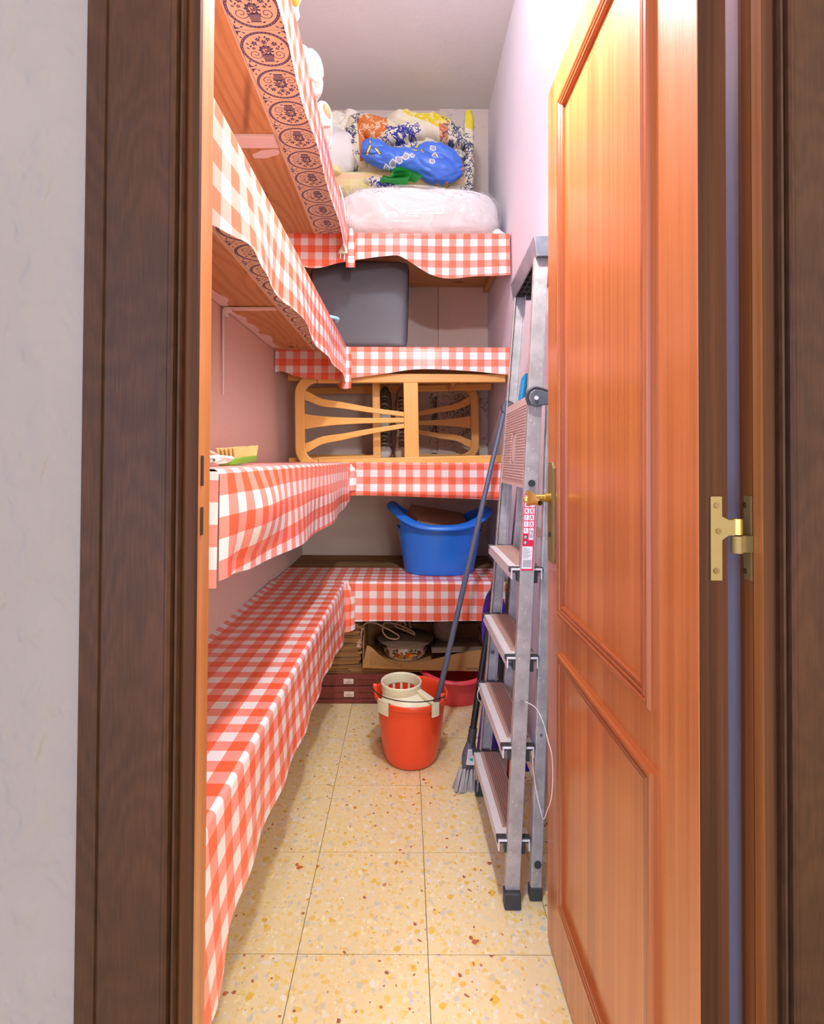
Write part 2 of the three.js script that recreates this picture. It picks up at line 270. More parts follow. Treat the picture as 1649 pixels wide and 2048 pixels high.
M.borderEdge = mat({ color: 0xead6b4, roughness: 0.6 });
M.paintSmear = mat({ color: 0xe9d6cf, roughness: 0.85 });

// metals and plastics
const scuff = pixelTex(512, 1024, 0.2, 0.5, (u, v) => { const a = fbm(u * 8, v * 20, 8, 20, 4, 121), b = fbm(u * 18, v * 40, 18, 40, 3, 127), g = 212 + (a - 0.5) * 60; return b > 0.72 ? [232, 230, 224] : [g, g, g + 2]; });
M.alu = mat({ map: scuff, color: 0xdcd6cc, metalness: 0.3, roughness: 0.45 });
M.aluPale = mat({ color: 0xdedad6, metalness: 0.15, roughness: 0.5 });
M.steel = mat({ color: 0xb5b8bc, metalness: 0.9, roughness: 0.35 });
M.brass = mat({ color: 0xd9b45a, metalness: 0.85, roughness: 0.3 });
M.brassDull = mat({ color: 0x857140, metalness: 0.35, roughness: 0.62 });
const P = (color, roughness = 0.4, o = {}) => mat({ color, roughness, ...o });
M.darkPlastic = P(0x36393b, 0.5); M.black = P(0x141414, 0.45); M.greyPlastic = P(0x55565b, 0.45); M.treadMat = P(0xb8988a, 0.75);
M.red = P(0xf5512a, 0.34); M.pinkRed = P(0xec4a54, 0.32); M.blue = P(0x2a84ff, 0.3); M.cream = P(0xe6e4c6, 0.4); M.purple = P(0x4a2aa0, 0.4); M.white = P(0xe8e6e0, 0.5);
M.wire = mat({ color: 0x4e443c, metalness: 0.6, roughness: 0.45 }); M.whiteCord = P(0xe9e6de, 0.5); M.dustyCord = P(0xc7a48c, 0.7); M.poleBlue = P(0x5b6377, 0.4);
const fabricBump = greyTex(256, 256, 0.03, 0.03, (u, v) => 0.5 + 0.25 * Math.sin(u * 2 * Math.PI * 16) + 0.25 * Math.sin(v * 2 * Math.PI * 16));
const crumple = greyTex(512, 512, 1, 1, (u, v) => { let t = 0; for (const [k, s, a] of [[5, 131, 0.5], [11, 133, 0.3], [23, 135, 0.2]]) { const n = noise(u * k + fbm(u * 4, v * 4, 4, 4, 2, s) * 1.2, v * k, k, k, s); t += a * (1 - Math.abs(n - 0.5) * 2); } return t; });
const cardTex = (c0, c1, s) => pixelTex(256, 256, 0.4, 0.4, (u, v) => mix3(rgb(c0), rgb(c1), clamp(fbm(u * 8, v * 8, 8, 8, 3, s) * 0.7 + noise(u * 128, v * 4, 128, 4, s + 5) * 0.3)));
M.card = mat({ map: cardTex(0xa67a48, 0xb98d5a, 141), roughness: 0.9 });
M.cardDark = mat({ map: cardTex(0x86603a, 0x97704a, 147), roughness: 0.92 });
// ---------------------------------------------------------------- the setting
const XL = -0.627, XR = 0.497, DB = 3.075, CEIL = 3.307, T = 0.306, TX = -0.2488, TD = 1.1974;
{
  const floor = struct('floor', span(-2.32, 2.32, -0.06, -0.018, -2.4, 3.2, 0), M.grout);
  for (let i = -2; i <= 2; i++) for (let j = -3; j <= 6; j++) {
    const x0 = Math.max(TX + i * T, XL - 0.02), x1 = Math.min(TX + (i + 1) * T, XR + 0.02), d0 = Math.max(0.30, TD + j * T), d1 = Math.min(TD + (j + 1) * T, DB + 0.02);
    if (x1 - x0 < 0.02 || d1 - d0 < 0.02) continue;
    const g = uvBox(new THREE.BoxGeometry(x1 - x0 - 0.0016, 0.0176, d1 - d0 - 0.0016).translate((x0 + x1) / 2, -0.009 + rr(-0.0003, 0.0002), -(d0 + d1) / 2), 'z', rnd(), rnd());
    add('tile', g, M.floorTile, floor);
  }
  add('hall_paving', span(-2.22, 2.22, -0.018, 0, -2.25, 0.30, 0, 'z'), M.floorTile, floor);
  struct('wall_left', span(XL - 0.1, XL, -0.02, CEIL + 0.05, 0.645, DB + 0.1, 0), M.wall);
  struct('wall_right', span(XR, XR + 0.1, -0.02, CEIL + 0.05, 0.645, DB + 0.1, 0), M.wallRight);
  const back = struct('wall_back', uvBox(new THREE.BoxGeometry(XR - XL, CEIL + 0.05, 0.1).translate((XL + XR) / 2, CEIL / 2, -DB - 0.05), 'y', 0.627), M.backWall);
  add('panel', uvBox(new RoundedBoxGeometry(0.302, CEIL, 0.018, 2, 0.004).translate(0.346, CEIL / 2, -DB + 0.009), 'y', 0.627), M.backWall, back);   // right half of the back wall stands a little proud
  struct('ceiling', span(XL - 0.1, XR + 0.1, CEIL, CEIL + 0.1, 0.56, DB + 0.1, 0), M.ceiling);
  // wall between hall and closet, around the doorway
  struct('wall_front', merge([span(-2.22, -0.29, 0, CEIL + 0.05, 0.578, 0.645, 0), span(0.45, 2.22, 0, CEIL + 0.05, 0.578, 0.645, 0), span(-0.29, 0.45, 2.115, CEIL + 0.05, 0.578, 0.645, 0)]), M.stucco);
  // the rest of the hall
  struct('wall_hall_left', span(-2.32, -2.22, 0, 2.72, -2.3, 0.60, 0), M.hallWall);
  struct('wall_hall_right', span(2.22, 2.32, 0, 2.72, -2.3, 0.60, 0), M.hallWall);
  const pier = [], Wn = WINDOW_AND_FILL.map((q) => [q.x - q.w / 2, q.x + q.w / 2, q.y - q.h / 2, q.y + q.h / 2]);
  [[-2.32, Wn[0][0]], [Wn[0][1], Wn[1][0]], [Wn[1][1], 2.32]].forEach(([a, b]) => pier.push(span(a, b, 0, 2.72, -2.32, -2.2, 0)));
  for (const [a, b, c, e] of Wn) pier.push(span(a, b, 0, c, -2.32, -2.2, 0), span(a, b, e, 2.72, -2.32, -2.2, 0));
  struct('wall_hall_back', merge(pier), M.hallWall);
  struct('ceiling_hall', span(-2.32, 2.32, 2.62, 2.72, -2.32, 0.578, 0), M.hallWall);
  Wn.forEach(([a, b, c, e], k) => {
    const win = struct('window_' + (k + 1), null);  // the second one is added as soft fill for the left wall
    add('pane', span(a + 0.05, b - 0.05, c + 0.05, e - 0.05, -2.24, -2.235, 0), mat({ color: 0x8890a0, emissive: WINDOW_AND_FILL[k].color, emissiveIntensity: 0.8, roughness: 0.2 }), win);
    const x = (a + b) / 2;
    add('window_frame', merge([span(a, a + 0.06, c, e, -2.26, -2.205), span(b - 0.06, b, c, e, -2.26, -2.205), span(a, b, c, c + 0.06, -2.26, -2.205), span(a, b, e - 0.06, e, -2.26, -2.205), span(x - 0.03, x + 0.03, c, e, -2.26, -2.207)]), M.white, win);
  });
}
// door lining and architraves
{
  const jl = struct('trim_1', upright([[-0.30, 0.576], [-0.2403, 0.576], [-0.2415, 0.580], [-0.2500, 0.612], [-0.2525, 0.63], [-0.2525, 0.645], [-0.30, 0.645]], 0, 2.075), M.jambShaded);
  add('stop_face', upright([[-0.2406, 0.5765], [-0.2448, 0.592], [-0.2455, 0.592], [-0.2462, 0.5975], [-0.2492, 0.611], [-0.2497, 0.611], [-0.2513, 0.63], [-0.2513, 0.646], [-0.256, 0.646], [-0.256, 0.62]], 0, 2.075), M.jambLit, jl);
  const strike = mat({ color: 0x3a2a1c, roughness: 0.9 }), sx = -0.2488, sd = 0.616;
  add('strike_plate', merge([span(-0.2502, sx + 0.0012, 1.066, 1.10, 0.614, 0.6185, 0.0005), span(-0.2502, sx + 0.0012, 1.126, 1.163, 0.614, 0.6185, 0.0005)]), strike, jl);
  const jr = struct('trim_2', upright([[0.452, 0.576], [0.4083, 0.576], [0.4095, 0.5772], [0.4160, 0.601], [0.4166, 0.603], [0.4166, 0.62], [0.4179, 0.63], [0.452, 0.63]], 0, 2.075), M.jambShaded);
  add('stop_face', upright([[0.4087, 0.5766], [0.4138, 0.601], [0.4150, 0.6025], [0.4175, 0.6025]], 0, 2.075), M.jambLit, jr);
  add('rebate_face', upright([[0.4146, 0.603], [0.4146, 0.62], [0.4169, 0.6295], [0.4200, 0.6295]], 0, 2.075), M.jambHalfLit, jr);
  const al = [[-0.3664, 0.5785], [-0.3664, 0.569], [-0.3650, 0.567], [-0.3425, 0.5645], [-0.3410, 0.5675], [-0.3395, 0.5675], [-0.3380, 0.5645], [-0.2690, 0.5630], [-0.2670, 0.5615], [-0.2640, 0.5612], [-0.2615, 0.563], [-0.2600, 0.5705], [-0.2588, 0.5705], [-0.2578, 0.566], [-0.2555, 0.5665], [-0.2540, 0.5700], [-0.2538, 0.5785]];
  struct('trim_3', upright(al, 0, 2.19), M.architrave);
  const ar = al.map(([x, d]) => [0.1683 - x, d]);
  struct('trim_4', upright(ar, 0, 2.19), M.architrave);
  struct('trim_5', merge([span(-0.30, 0.452, 2.075, 2.115, 0.576, 0.645, 0.002, 'x'), span(-0.2538, 0.4221, 2.088, 2.19, 0.564, 0.578, 0.004, 'x')]), M.architrave);
}
// the door leaf, swung in at a right angle to the wall
{
  const X = 0.3476, door = struct('door_1', null), D0 = 0.599, D1 = 1.2342, Y0 = 0.009, Y1 = 2.0615;
  add('leaf', uvBox(new RoundedBoxGeometry(0.0344, Y1 - Y0, D1 - D0, 2, 0.0012).translate(X + 0.0172, (Y0 + Y1) / 2, -(D0 + D1) / 2), 'y'), M.door, door);
  add('hinge_stile_edge', span(X + 0.0006, X + 0.0338, Y0 + 0.001, Y1 - 0.001, D0 - 0.0012, D0 + 0.002, 0.0006), M.doorEdgeShaded, door);
  const prof = [[0, 0], [0.0008, 0.007], [0.004, 0.0115], [0.010, 0.012], [0.0125, 0.0105], [0.014, 0.0085], [0.015, 0.0085], [0.0165, 0.0105], [0.020, 0.0105], [0.0215, 0.0075], [0.0225, 0.0075], [0.024, 0.009], [0.028, 0.0085], [0.030, 0.006], [0.0304, 0]];
  const ring = (y0, y1, d0, d1) => {                                  // four mitred lengths of moulding
    const C = (t) => [[d0 + t, y0 + t], [d1 - t, y0 + t], [d1 - t, y1 - t], [d0 + t, y1 - t]];
    for (let k = 0; k < 4; k++) {
      const P = [], U = [], I = [];
      prof.forEach(([t, h], j) => { for (const q of [k, (k + 1) % 4]) { const [d, y] = C(t)[q]; P.push(X - h, y, -d); U.push(t * 1.4 + h, k % 2 ? y : d); } if (j) { const a = 2 * j - 2; I.push(a, a + 1, a + 3, a, a + 3, a + 2); } });
      let g = new THREE.BufferGeometry(); g.setAttribute('position', new THREE.Float32BufferAttribute(P, 3)); g.setAttribute('uv', new THREE.Float32BufferAttribute(U, 2)); g.setIndex(I); g = g.toNonIndexed(); g.computeVertexNormals();
      add('moulding', g, M.moulding, door);
    }
  };
  ring(0.812, 1.972, 0.7005, 1.131); ring(0.170, 0.733, 0.6945, 1.131);
  // handle on a tall backplate
  const plate = add('backplate', extrude([[-0.02, -0.115], [0.02, -0.115], [0.022, -0.105], [0.022, 0.105], [0.012, 0.119], [-0.012, 0.119], [-0.022, 0.105], [-0.022, -0.105]], 0.008, 0.002).rotateY(-Math.PI / 2).translate(X - 0.004, 1.035, -1.187), M.brassDull, door);
  add('keyhole', rod(V(X - 0.0095, 0.985, 1.187), V(X - 0.006, 0.985, 1.187), 0.006), M.black, door);
  const lever = add('handle', merge([rod(V(X - 0.008, 1.071, 1.187), V(X - 0.022, 1.071, 1.187), 0.011), rod(V(X - 0.02, 1.071, 1.187), V(X - 0.052, 1.071, 1.187), 0.0075)]), M.brass, door);
  const wing = grid(24, 20, (u, v) => {                               // twisted blade of the lever
    const t = v, a = u * 6.2832, w = 0.005 + 0.0125 * Math.pow(Math.sin(Math.PI * clamp(t * 0.62 + 0.38)), 0.8), th = 0.0055, tw = t * 1.9 - 0.4;
    const ca = Math.cos(a) * w, sa = Math.sin(a) * th;
    return V(X - 0.054 - 0.012 * Math.sin(t * 2.6) + ca * Math.sin(tw) + sa * Math.cos(tw), 1.071 - 0.004 * t + ca * Math.cos(tw) - sa * Math.sin(tw), 1.197 - 0.118 * t);
  }, null, true);
  add('lever_blade', wing, M.brass, lever);
  const tip = grid(16, 10, (u, v) => { const a = u * 6.2832, q = (v - 0.5) * Math.PI, w = 0.011 * Math.cos(q); return V(X - 0.062 + Math.sin(q) * 0.014, 1.069 + Math.sin(a) * w * 0.8 - 0.002, 1.17 + Math.cos(a) * w * 0.6); }, null, true);
  add('lever_tip', tip, M.brass, lever);
  // lift-off hinge with its two leaves and knuckle
  const leafShape = [[-0.007, -0.0495], [0.0065, -0.0495], [0.0065, -0.002], [0.014, 0.0035], [0.022, 0.0035], [0.022, 0.022], [0.014, 0.022], [0.0065, 0.026], [0.0065, 0.0495], [-0.007, 0.0495]];
  const h1 = add('hinge', extrude(leafShape, 0.0018, 0.0003).translate(X + 0.0197, 1.068, -D0 + 0.0022), M.brassDull, door);
  const screw = (x, y, d, face) => { const g = new THREE.CylinderGeometry(0.0034, 0.0034, 0.0012, 20).toNonIndexed(); g.rotateX(Math.PI / 2); const s = new THREE.BoxGeometry(0.0058, 0.0009, 0.0006).toNonIndexed().translate(0, 0, 0.0007).rotateZ(0.9); const q = [g, s]; if (face) q.forEach((e) => e.rotateY(-Math.PI / 2)); q.forEach((e) => e.translate(x, y, -d)); return q; };
  const scr = mat({ color: 0x6f5a34, metalness: 0.7, roughness: 0.4 });
  for (const [x, y] of [[0.0, 0.039], [0.0022, 0.0085], [-0.0008, -0.038]]) add('screw', merge(screw(X + 0.0197 + x, 1.068 + y, D0 - 0.0036)), scr, h1);
  const knX = 0.3935, knD = 0.600;
  add('knuckle', merge([rod(V(knX, 1.0725, knD), V(knX, 1.091, knD), 0.0062, 24)]), M.brass, h1);
  const h2 = add('hinge', merge([rod(V(knX, 1.0505, knD), V(knX, 1.0705, knD), 0.0062, 24), span(knX, 0.4135, 1.0505, 1.0705, 0.6005, 0.602, 0.0005), extrude([[-0.0085, -0.052], [0.004, -0.052], [0.006, -0.025], [0.012, -0.018], [0.012, 0.004], [0.006, 0.004], [0.004, 0.0495], [-0.0085, 0.0495]], 0.0018, 0.0003).rotateY(Math.PI / 2).translate(0.4138, 1.068, -0.6125)]), M.brassDull, door);
  for (const [d, y] of [[0.614, 0.038], [0.613, -0.009], [0.614, -0.042]]) add('screw', merge(screw(0.4127, 1.068 + y, d, true)), scr, h2);
}
// the lamps
{
  const l = thing('pendant_lamp', 'glowing globe bulb under an added shallow white metal shade inside the closet door', 'lamp', [LAMP.x, LAMP.y, LAMP.d]);
  const m = new THREE.SphereGeometry(LAMP.r, 32, 20), bulb = add('bulb', m, mat({ color: 0xffffff, emissive: LAMP.color, emissiveIntensity: 12, roughness: 0.4 }), l); bulb.castShadow = false;
  add('shade', lathe([[0.020, 0.078], [0.040, 0.066], [0.062, 0.036], [0.076, -0.010], [0.078, -0.012], [0.0785, -0.010], [0.064, 0.038], [0.042, 0.069], [0.020, 0.082], [0.020, 0.078]], 48), M.white, l);  // unseen shade, added to keep lamp light off the upper shelves
  add('socket', lathe([[0, 0.043], [0.017, 0.043], [0.019, 0.05], [0.019, 0.085], [0.008, 0.095], [0, 0.095]], 24), M.white, l);
  add('cord', rod(new THREE.Vector3(0, 0.09, 0), new THREE.Vector3(0, CEIL - LAMP.y, 0), 0.003, 8), M.white, l);
  const fitting = (p, label) => { const h = thing('ceiling_lamp', label, 'lamp', [p.x, p.y, p.d]);
    add('diffuser', lathe([[0, -0.03], [0.05, -0.028], [0.09, -0.015], [0.11, 0.01], [0.11, 0.04], [0, 0.04]], 40), mat({ color: 0xffffff, emissive: p.color, emissiveIntensity: 2.0, roughness: 0.5 }), h).castShadow = false;
    add('base', lathe([[0, 0.04], [0.12, 0.04], [0.12, p === HALL ? 0.1 : 0.085], [0, p === HALL ? 0.1 : 0.085]], 40), M.white, h); };
  fitting(HALL, 'round white ceiling lamp lighting the hall'); fitting(TOP_FILL, 'added round white ceiling lamp filling the closet from high up');
}
// ---------------------------------------------------------------- shelves and their oilcloths
const D_N = 0.72, D_S = 2.38;                           // outer edge and near end of the left shelves, front of the back shelves
const NAMES = ['lowest', 'second', 'third', 'top'];
const Yl = [0.580, 1.1417, 1.696, 2.251], Yb = [0.580, 1.1417, 1.6908, 2.234];
const wallSide = ['just above the floor', 'at eye height with a brush on it', 'with white wall bracket', 'with a wooden underside seen from below'];
function board(name, label, geo, m) { const t = thing(name, label, 'shelf'); add('board', geo, m, t); return t; }
const leftLabel = ['long pine shelf low along the left wall, under the lowest left cloth', 'pine shelf along the left wall that carries the scrubbing brush', 'pine shelf along the left wall with a painted steel bracket beneath', 'topmost pine shelf along the left wall, its knotty underside showing'];
const backLabel = ['wide wooden shelf at the back that carries the blue tub', 'wide wooden shelf at the back that carries the wooden chairs', 'wide wooden shelf at the back that carries the black cushion', 'topmost wide wooden shelf at the back, under the bedding'];
const EDGE = [[-0.3125, -0.2876], [-0.287, -0.2735], [-0.2865, -0.2850], [-0.2765, -0.2805]];          // outer edges at d 0.78 and 2.22
const plank = (xa, xb, y0, y1, d0, d1, dv) => { const f = (d) => lerp(xa, xb, (d - 0.78) / 1.44), g = new RoundedBoxGeometry(1, y1 - y0, d1 - d0, 2, 0.002).translate(0.5, (y0 + y1) / 2, -(d0 + d1) / 2), p = g.attributes.position; for (let i = 0; i < p.count; i++) p.setX(i, lerp(XL + 0.003, f(-p.getZ(i)), p.getX(i))); return uvBox(g, 'z', 0, dv); };
for (let k = 0; k < 4; k++) {
  const y = Yl[k] - 0.003;
  const s = board('shelf', leftLabel[k], plank(EDGE[k][0] - 0.004, EDGE[k][1] - 0.004, y - 0.022, y, k === 1 ? D_N + 0.062 : D_N + 0.004, D_S - 0.008, k * 0.31), M.pine);
  if (k >= 2) {                                                      // printed border on the underside of the outer edge
    const L = D_S - 0.012 - D_N, n = 24;
    const strip = (da, db, o, flip) => add('border_strip', grid(1, n, (u, v) => V(-0.4365 + u * 0.1415, y - 0.0225, lerp(da, db, v)), (u, v) => [0.136 * (flip ? 1 - u : u) * 0.99, (flip ? -1 : 1) * (lerp(da, db, v) - o)]), M.border, s);
    if (k === 3) { strip(D_N + 0.002, 1.361, 1.361, true); strip(1.361, D_S - 0.01, 1.361, false); } else strip(D_N + 0.002, D_S - 0.01, 0.70, false);
    add('border_edge', span(-0.4385, -0.4360, y - 0.0235, y - 0.0222, D_N + 0.002, D_S - 0.01, 0), M.borderEdge, s);
  }
  // brackets
  const arm = (d) => merge([beam(V(XL + 0.01, y - 0.028, d), V(-0.44, y - 0.026, d), 0.03, 0.006, new THREE.Vector3(0, 0, 1)), grid(6, 14, (u, v) => { const a = u - 0.5; return V(XL + 0.008 + (u > 0 && u < 1 ? 0.004 : 0), y - 0.03 - v * 0.29, d + a * 0.03 * (1 - v * 0.85)); }), tube([V(XL + 0.010, y - 0.055, d), V(XL + 0.016, y - 0.034, d), V(XL + 0.035, y - 0.027, d)], 0.012, 12, 8)]);
  if (k === 2) add('bracket', arm(1.70), M.paintSmear, s);
  if (k === 3) { add('bracket', span(XL + 0.005, -0.437, y - 0.034, y - 0.022, 1.64, 1.70, 0.002, 'x'), M.paintSmear, s);
    add('paint_smear', grid(18, 8, (u, v) => { const w = 0.008 + 0.018 * Math.sin(Math.PI * u) ** 0.6 * (0.6 + 0.4 * noise(u * 9, 3, 0, 0, 7)); return V(-0.545 + u * 0.1, y - 0.0224, 1.765 - 0.03 * u + (v - 0.5) * 2 * w); }), M.paintSmear, s); }
  if (k === 2 || k === 3) add('paint_smear', grid(60, 4, (u, v) => V(XL + 0.004 + v * (0.012 + 0.045 * noise(u * 26, 1, 0, 0, 31 + k) * (k === 2 ? 1 : 0.5)), y - 0.0223, 0.9 + u * 1.42)), M.paintSmear, s);
  const b = board('back_shelf', backLabel[k], span(XL + 0.004, XR - 0.004, Yb[k] - 0.028, Yb[k] - 0.003, D_S + 0.006, DB - 0.02, 0.002, 'x'), k === 0 ? M.oldWood : M.pine);
  add('batten', span(XR - 0.034, XR - 0.002, Yb[k] - 0.062, Yb[k] - 0.029, D_S + 0.03, DB - 0.03, 0.002, 'z'), M.pine, b);
  add('batten', span(XL + 0.002, XL + 0.032, Yb[k] - 0.062, Yb[k] - 0.029, D_S + 0.03, DB - 0.03, 0.002, 'z'), M.pine, b);
}
// an oilcloth: lies on the shelf, rounds the edge and hangs; along = position on the edge, out = which way it hangs
function cloth(name, label, group, o) {
  const { a0, a1, place, depth, drop, sway, r = 0.011 } = o, nu = o.nu ?? 120, nv = 46, arc = r * Math.PI / 2;
  const g = grid(nu, nv, (u, v) => {
    const a = lerp(a0, a1, u), D = drop(a), L = depth + arc + D, s = v < 0.25 ? depth * v / 0.25 : v < 0.4 ? depth + arc * (v - 0.25) / 0.15 : depth + arc + D * (v - 0.4) / 0.6;
    let out, h;                                                      // out: from the edge outwards, h: above the shelf
    if (s < depth) { out = -r - (depth - s); h = 0.0016 + (o.lift ? o.lift(a, depth - s) : 0); }
    else if (s < depth + arc) { const q = (s - depth) / r; out = -r + r * Math.sin(q); h = 0.0016 - r + r * Math.cos(q); }
    else { const q = s - depth - arc; out = 0; h = 0.0016 - r - q; const t = q / Math.max(D, 0.02); const w = sway ? sway(a, t) : [0, 0]; out += w[0]; h += w[1] ?? 0; }
    return place(a, out + 0.002, h);
  }, (u, v) => { const a = lerp(a0, a1, u), D = drop(a), s = v < 0.25 ? depth * v / 0.25 : v < 0.4 ? depth + arc * (v - 0.25) / 0.15 : depth + arc + D * (v - 0.4) / 0.6; return [a + (o.du ?? 0), s + (o.dv ?? 0) - depth]; });
  const extra = (o.extra ?? []).concat();
  const m = add(name, extra.length ? merge([g, ...extra]) : g, M.gingham);
  tag(m, label, 'tablecloth', group); return m;
}
// a corner of cloth past the end of a left shelf: it hangs as a curled tongue in front of the back shelf
function tongue(x, y, d, w, L, o = {}) {
  const R = o.R ?? w / 2.4;
  return grid(18, 24, (u, v) => {
    const c = lerp(o.flat ?? 0.15, 1, smooth(0, 0.55, v)), th = (u - 0.5) * 2.6 * c, ww = lerp(o.top ?? 0.35, 1, smooth(0, 0.5, v));
    const cx = R * Math.sin(th) / Math.max(c, 0.2) * ww * 0.9, cd = R * (1 - Math.cos(th)) / Math.max(c, 0.2) * 0.8;
    return V(x + cx + (o.dx ?? 0) * v, y - 0.004 - v * L * (1 - 0.06 * Math.abs(u - 0.5)), d + cd - 0.004 - 0.012 * v);
  }, (u, v) => [u * w + 0.01, v * L]);
}
const leftPlace = (k, x0, x1) => (d, out, h) => V(lerp(x0, x1, (d - 0.78) / 1.44) + out, Yl[k] + h, d);
const GL = 'checked oilcloths on the left shelves', GB = 'checked oilcloths on the back shelves';
const endPanel = (k, x0, x1, L, lean = 0) => grid(26, 14, (u, v) => V(lerp(x0, x1, u), Yl[k] - 0.006 - v * L * (1 + 0.02 * Math.sin(u * 9)), D_N + 0.002 - 0.006 * Math.sin(u * 7 + v) * v + lean * v), (u, v) => [u * (x1 - x0) + 0.02, v * L + 0.012]);
// left, from the floor up
cloth('oilcloth', 'red gingham oilcloth spread over the long low bench shelf along the left wall', GL, {
  a0: D_N, a1: 2.372, depth: 0.325, place: leftPlace(0, ...EDGE[0]), nu: 150,
  drop: curve([[0.72, 0.225], [0.78, 0.262], [0.835, 0.262], [0.875, 0.215], [1.0, 0.208], [1.4, 0.195], [2.2, 0.198], [2.372, 0.185]]),
  sway: (a, t) => [0.010 * t + 0.011 * t * Math.sin(a * 9 + 1) * (0.6 + 0.4 * Math.sin(a * 3.3)) + 0.004 * t * Math.sin(a * 27), 0],
  lift: (a, q) => 0.012 * smooth(0.295, 0.325, q),
  extra: [endPanel(0, XL + 0.02, -0.318, 0.22), tongue(-0.278, 0.585, 2.362, 0.12, 0.225, { dx: 0.0, top: 0.3 })],
});
cloth('oilcloth', 'red gingham oilcloth on the left shelf that holds the scrubbing brush, hanging in soft bulges', GL, {
  a0: D_N + 0.052, a1: 2.372, depth: 0.325, place: leftPlace(1, ...EDGE[1]), nu: 150, dv: 0.02,
  drop: curve([[0.77, 0.160], [0.80, 0.162], [0.95, 0.178], [1.15, 0.187], [1.6, 0.206], [2.2, 0.196], [2.372, 0.16]]),
  sway: (a, t) => [smooth(0.765, 0.85, a) * 1.0 * (0.022 * Math.sin(Math.PI * Math.min(1, t * 1.15)) * Math.exp(-(((a - 0.98) / 0.16) ** 2)) - 0.012 * t * Math.exp(-(((a - 0.86) / 0.05) ** 2)) + 0.009 * t * Math.sin(a * 11) + 0.004 * t), 0],
  extra: [grid(30, 16, (u, v) => V(lerp(XL + 0.02, -0.2855 + 0.002 * v, u), Yl[1] - 0.002 - v * 0.175, D_N + 0.050 + 0.006 * Math.sin(u * 5 + 1) * v - 0.010 * v + 0.006 * (Math.sin(u * 21 - v * 5) - 1) * (1 - v) * smooth(1, 0.85, u)), (u, v) => [u * 0.33, v * 0.175 + 0.02]), tongue(-0.2585, 1.140, 2.37, 0.055, 0.125, { flat: 0.05, R: 0.03 })],
});
cloth('oilcloth', 'red gingham oilcloth on the left shelf with the wall bracket, hem hiding a printed border', GL, {
  a0: D_N, a1: 2.372, depth: 0.325, place: leftPlace(2, ...EDGE[2]), nu: 150, dv: 0.03,
  drop: curve([[0.72, 0.185], [0.76, 0.176], [0.81, 0.168], [0.87, 0.158], [0.93, 0.172], [1.04, 0.161], [1.19, 0.160], [1.41, 0.155], [1.59, 0.172], [1.86, 0.166], [2.08, 0.158], [2.372, 0.175]]),
  sway: (a, t) => [0.010 * t * Math.sin(a * 15 + 0.4) * (a < 1.2 ? 1.2 : 0.6) + 0.004 * t, 0],
  extra: [endPanel(2, XL + 0.02, -0.289, 0.17), tongue(-0.2855, 1.69, 2.366, 0.075, 0.20, { R: 0.03, top: 0.7, flat: 0.4 })],
});
cloth('oilcloth', 'red gingham oilcloth on the topmost left shelf, seen from below beside the ceiling', GL, {
  a0: D_N, a1: 2.372, depth: 0.325, place: leftPlace(3, ...EDGE[3]), nu: 130, dv: 0.015,
  drop: curve([[0.72, 0.128], [1.1, 0.128], [1.35, 0.130], [1.5, 0.126], [1.62, 0.136], [1.8, 0.118], [2.1, 0.122], [2.372, 0.13]]),
  sway: (a, t) => [0.004 * t * Math.sin(a * 13) - 0.002 * t, 0],
  extra: [endPanel(3, XL + 0.02, -0.282, 0.13), tongue(-0.2665, 2.25, 2.366, 0.07, 0.19, { R: 0.026, top: 0.5 })],
});
// back, from the floor up
const backPlace = (k) => (x, out, h) => V(x, Yb[k] + h, D_S - out);
cloth('oilcloth', 'red gingham oilcloth on the back shelf under the blue tub', GB, {
  a0: XL + 0.006, a1: 0.470, depth: 0.30, place: backPlace(0), drop: curve([[-0.62, 0.175], [0, 0.172], [0.25, 0.170], [0.47, 0.166]]), dv: 0.018,
  sway: (a, t) => [0.004 * t * Math.sin(a * 17) + 0.003 * t, 0],
});
cloth('oilcloth', 'red gingham oilcloth on the back shelf under the wooden chairs, glossy lower hem', GB, {
  a0: XL + 0.006, a1: 0.489, depth: 0.30, place: backPlace(1), drop: curve([[-0.62, 0.15], [-0.2, 0.145], [0.1, 0.152], [0.489, 0.165]]), dv: 0.026,
  sway: (a, t) => [0.013 * smooth(0.45, 0.95, t) * (1 - 0.7 * smooth(0.9, 1, t)) * smooth(-0.28, -0.1, a) + 0.003 * Math.sin(a * 14) * t, 0],
});
cloth('oilcloth', 'red gingham oilcloth on the back shelf under the black cushion, shallow even hem', GB, {
  a0: XL + 0.006, a1: 0.489, depth: 0.34, place: backPlace(2), drop: curve([[-0.62, 0.115], [-0.585, 0.11], [-0.52, 0.135], [-0.4, 0.148], [-0.27, 0.142], [-0.1, 0.118], [0.05, 0.098], [0.3, 0.104], [0.489, 0.124]]), dv: 0.034,
  sway: (a, t) => [0.004 * t * Math.sin(a * 15) + 0.003 * t, 0],
});
cloth('oilcloth', 'red gingham oilcloth on the top back shelf, hem lifted over the cushion then sagging', GB, {
  a0: XL + 0.03, a1: 0.488, depth: 0.12, place: backPlace(3), nu: 160, dv: 0.03,
  drop: curve([[-0.60, 0.03], [-0.55, 0.09], [-0.50, 0.15], [-0.42, 0.162], [-0.33, 0.14], [-0.26, 0.128], [-0.1, 0.108], [-0.04, 0.106], [0.0, 0.125], [0.05, 0.155], [0.12, 0.190], [0.2, 0.204], [0.32, 0.196], [0.42, 0.198], [0.488, 0.196]]),
  sway: (a, t) => [0.016 * t * Math.sin(a * 10 + 2.6) * smooth(-0.1, 0.1, a) + 0.010 * t * Math.exp(-(((a + 0.12) / 0.12) ** 2)) + 0.004 * t, 0],
});
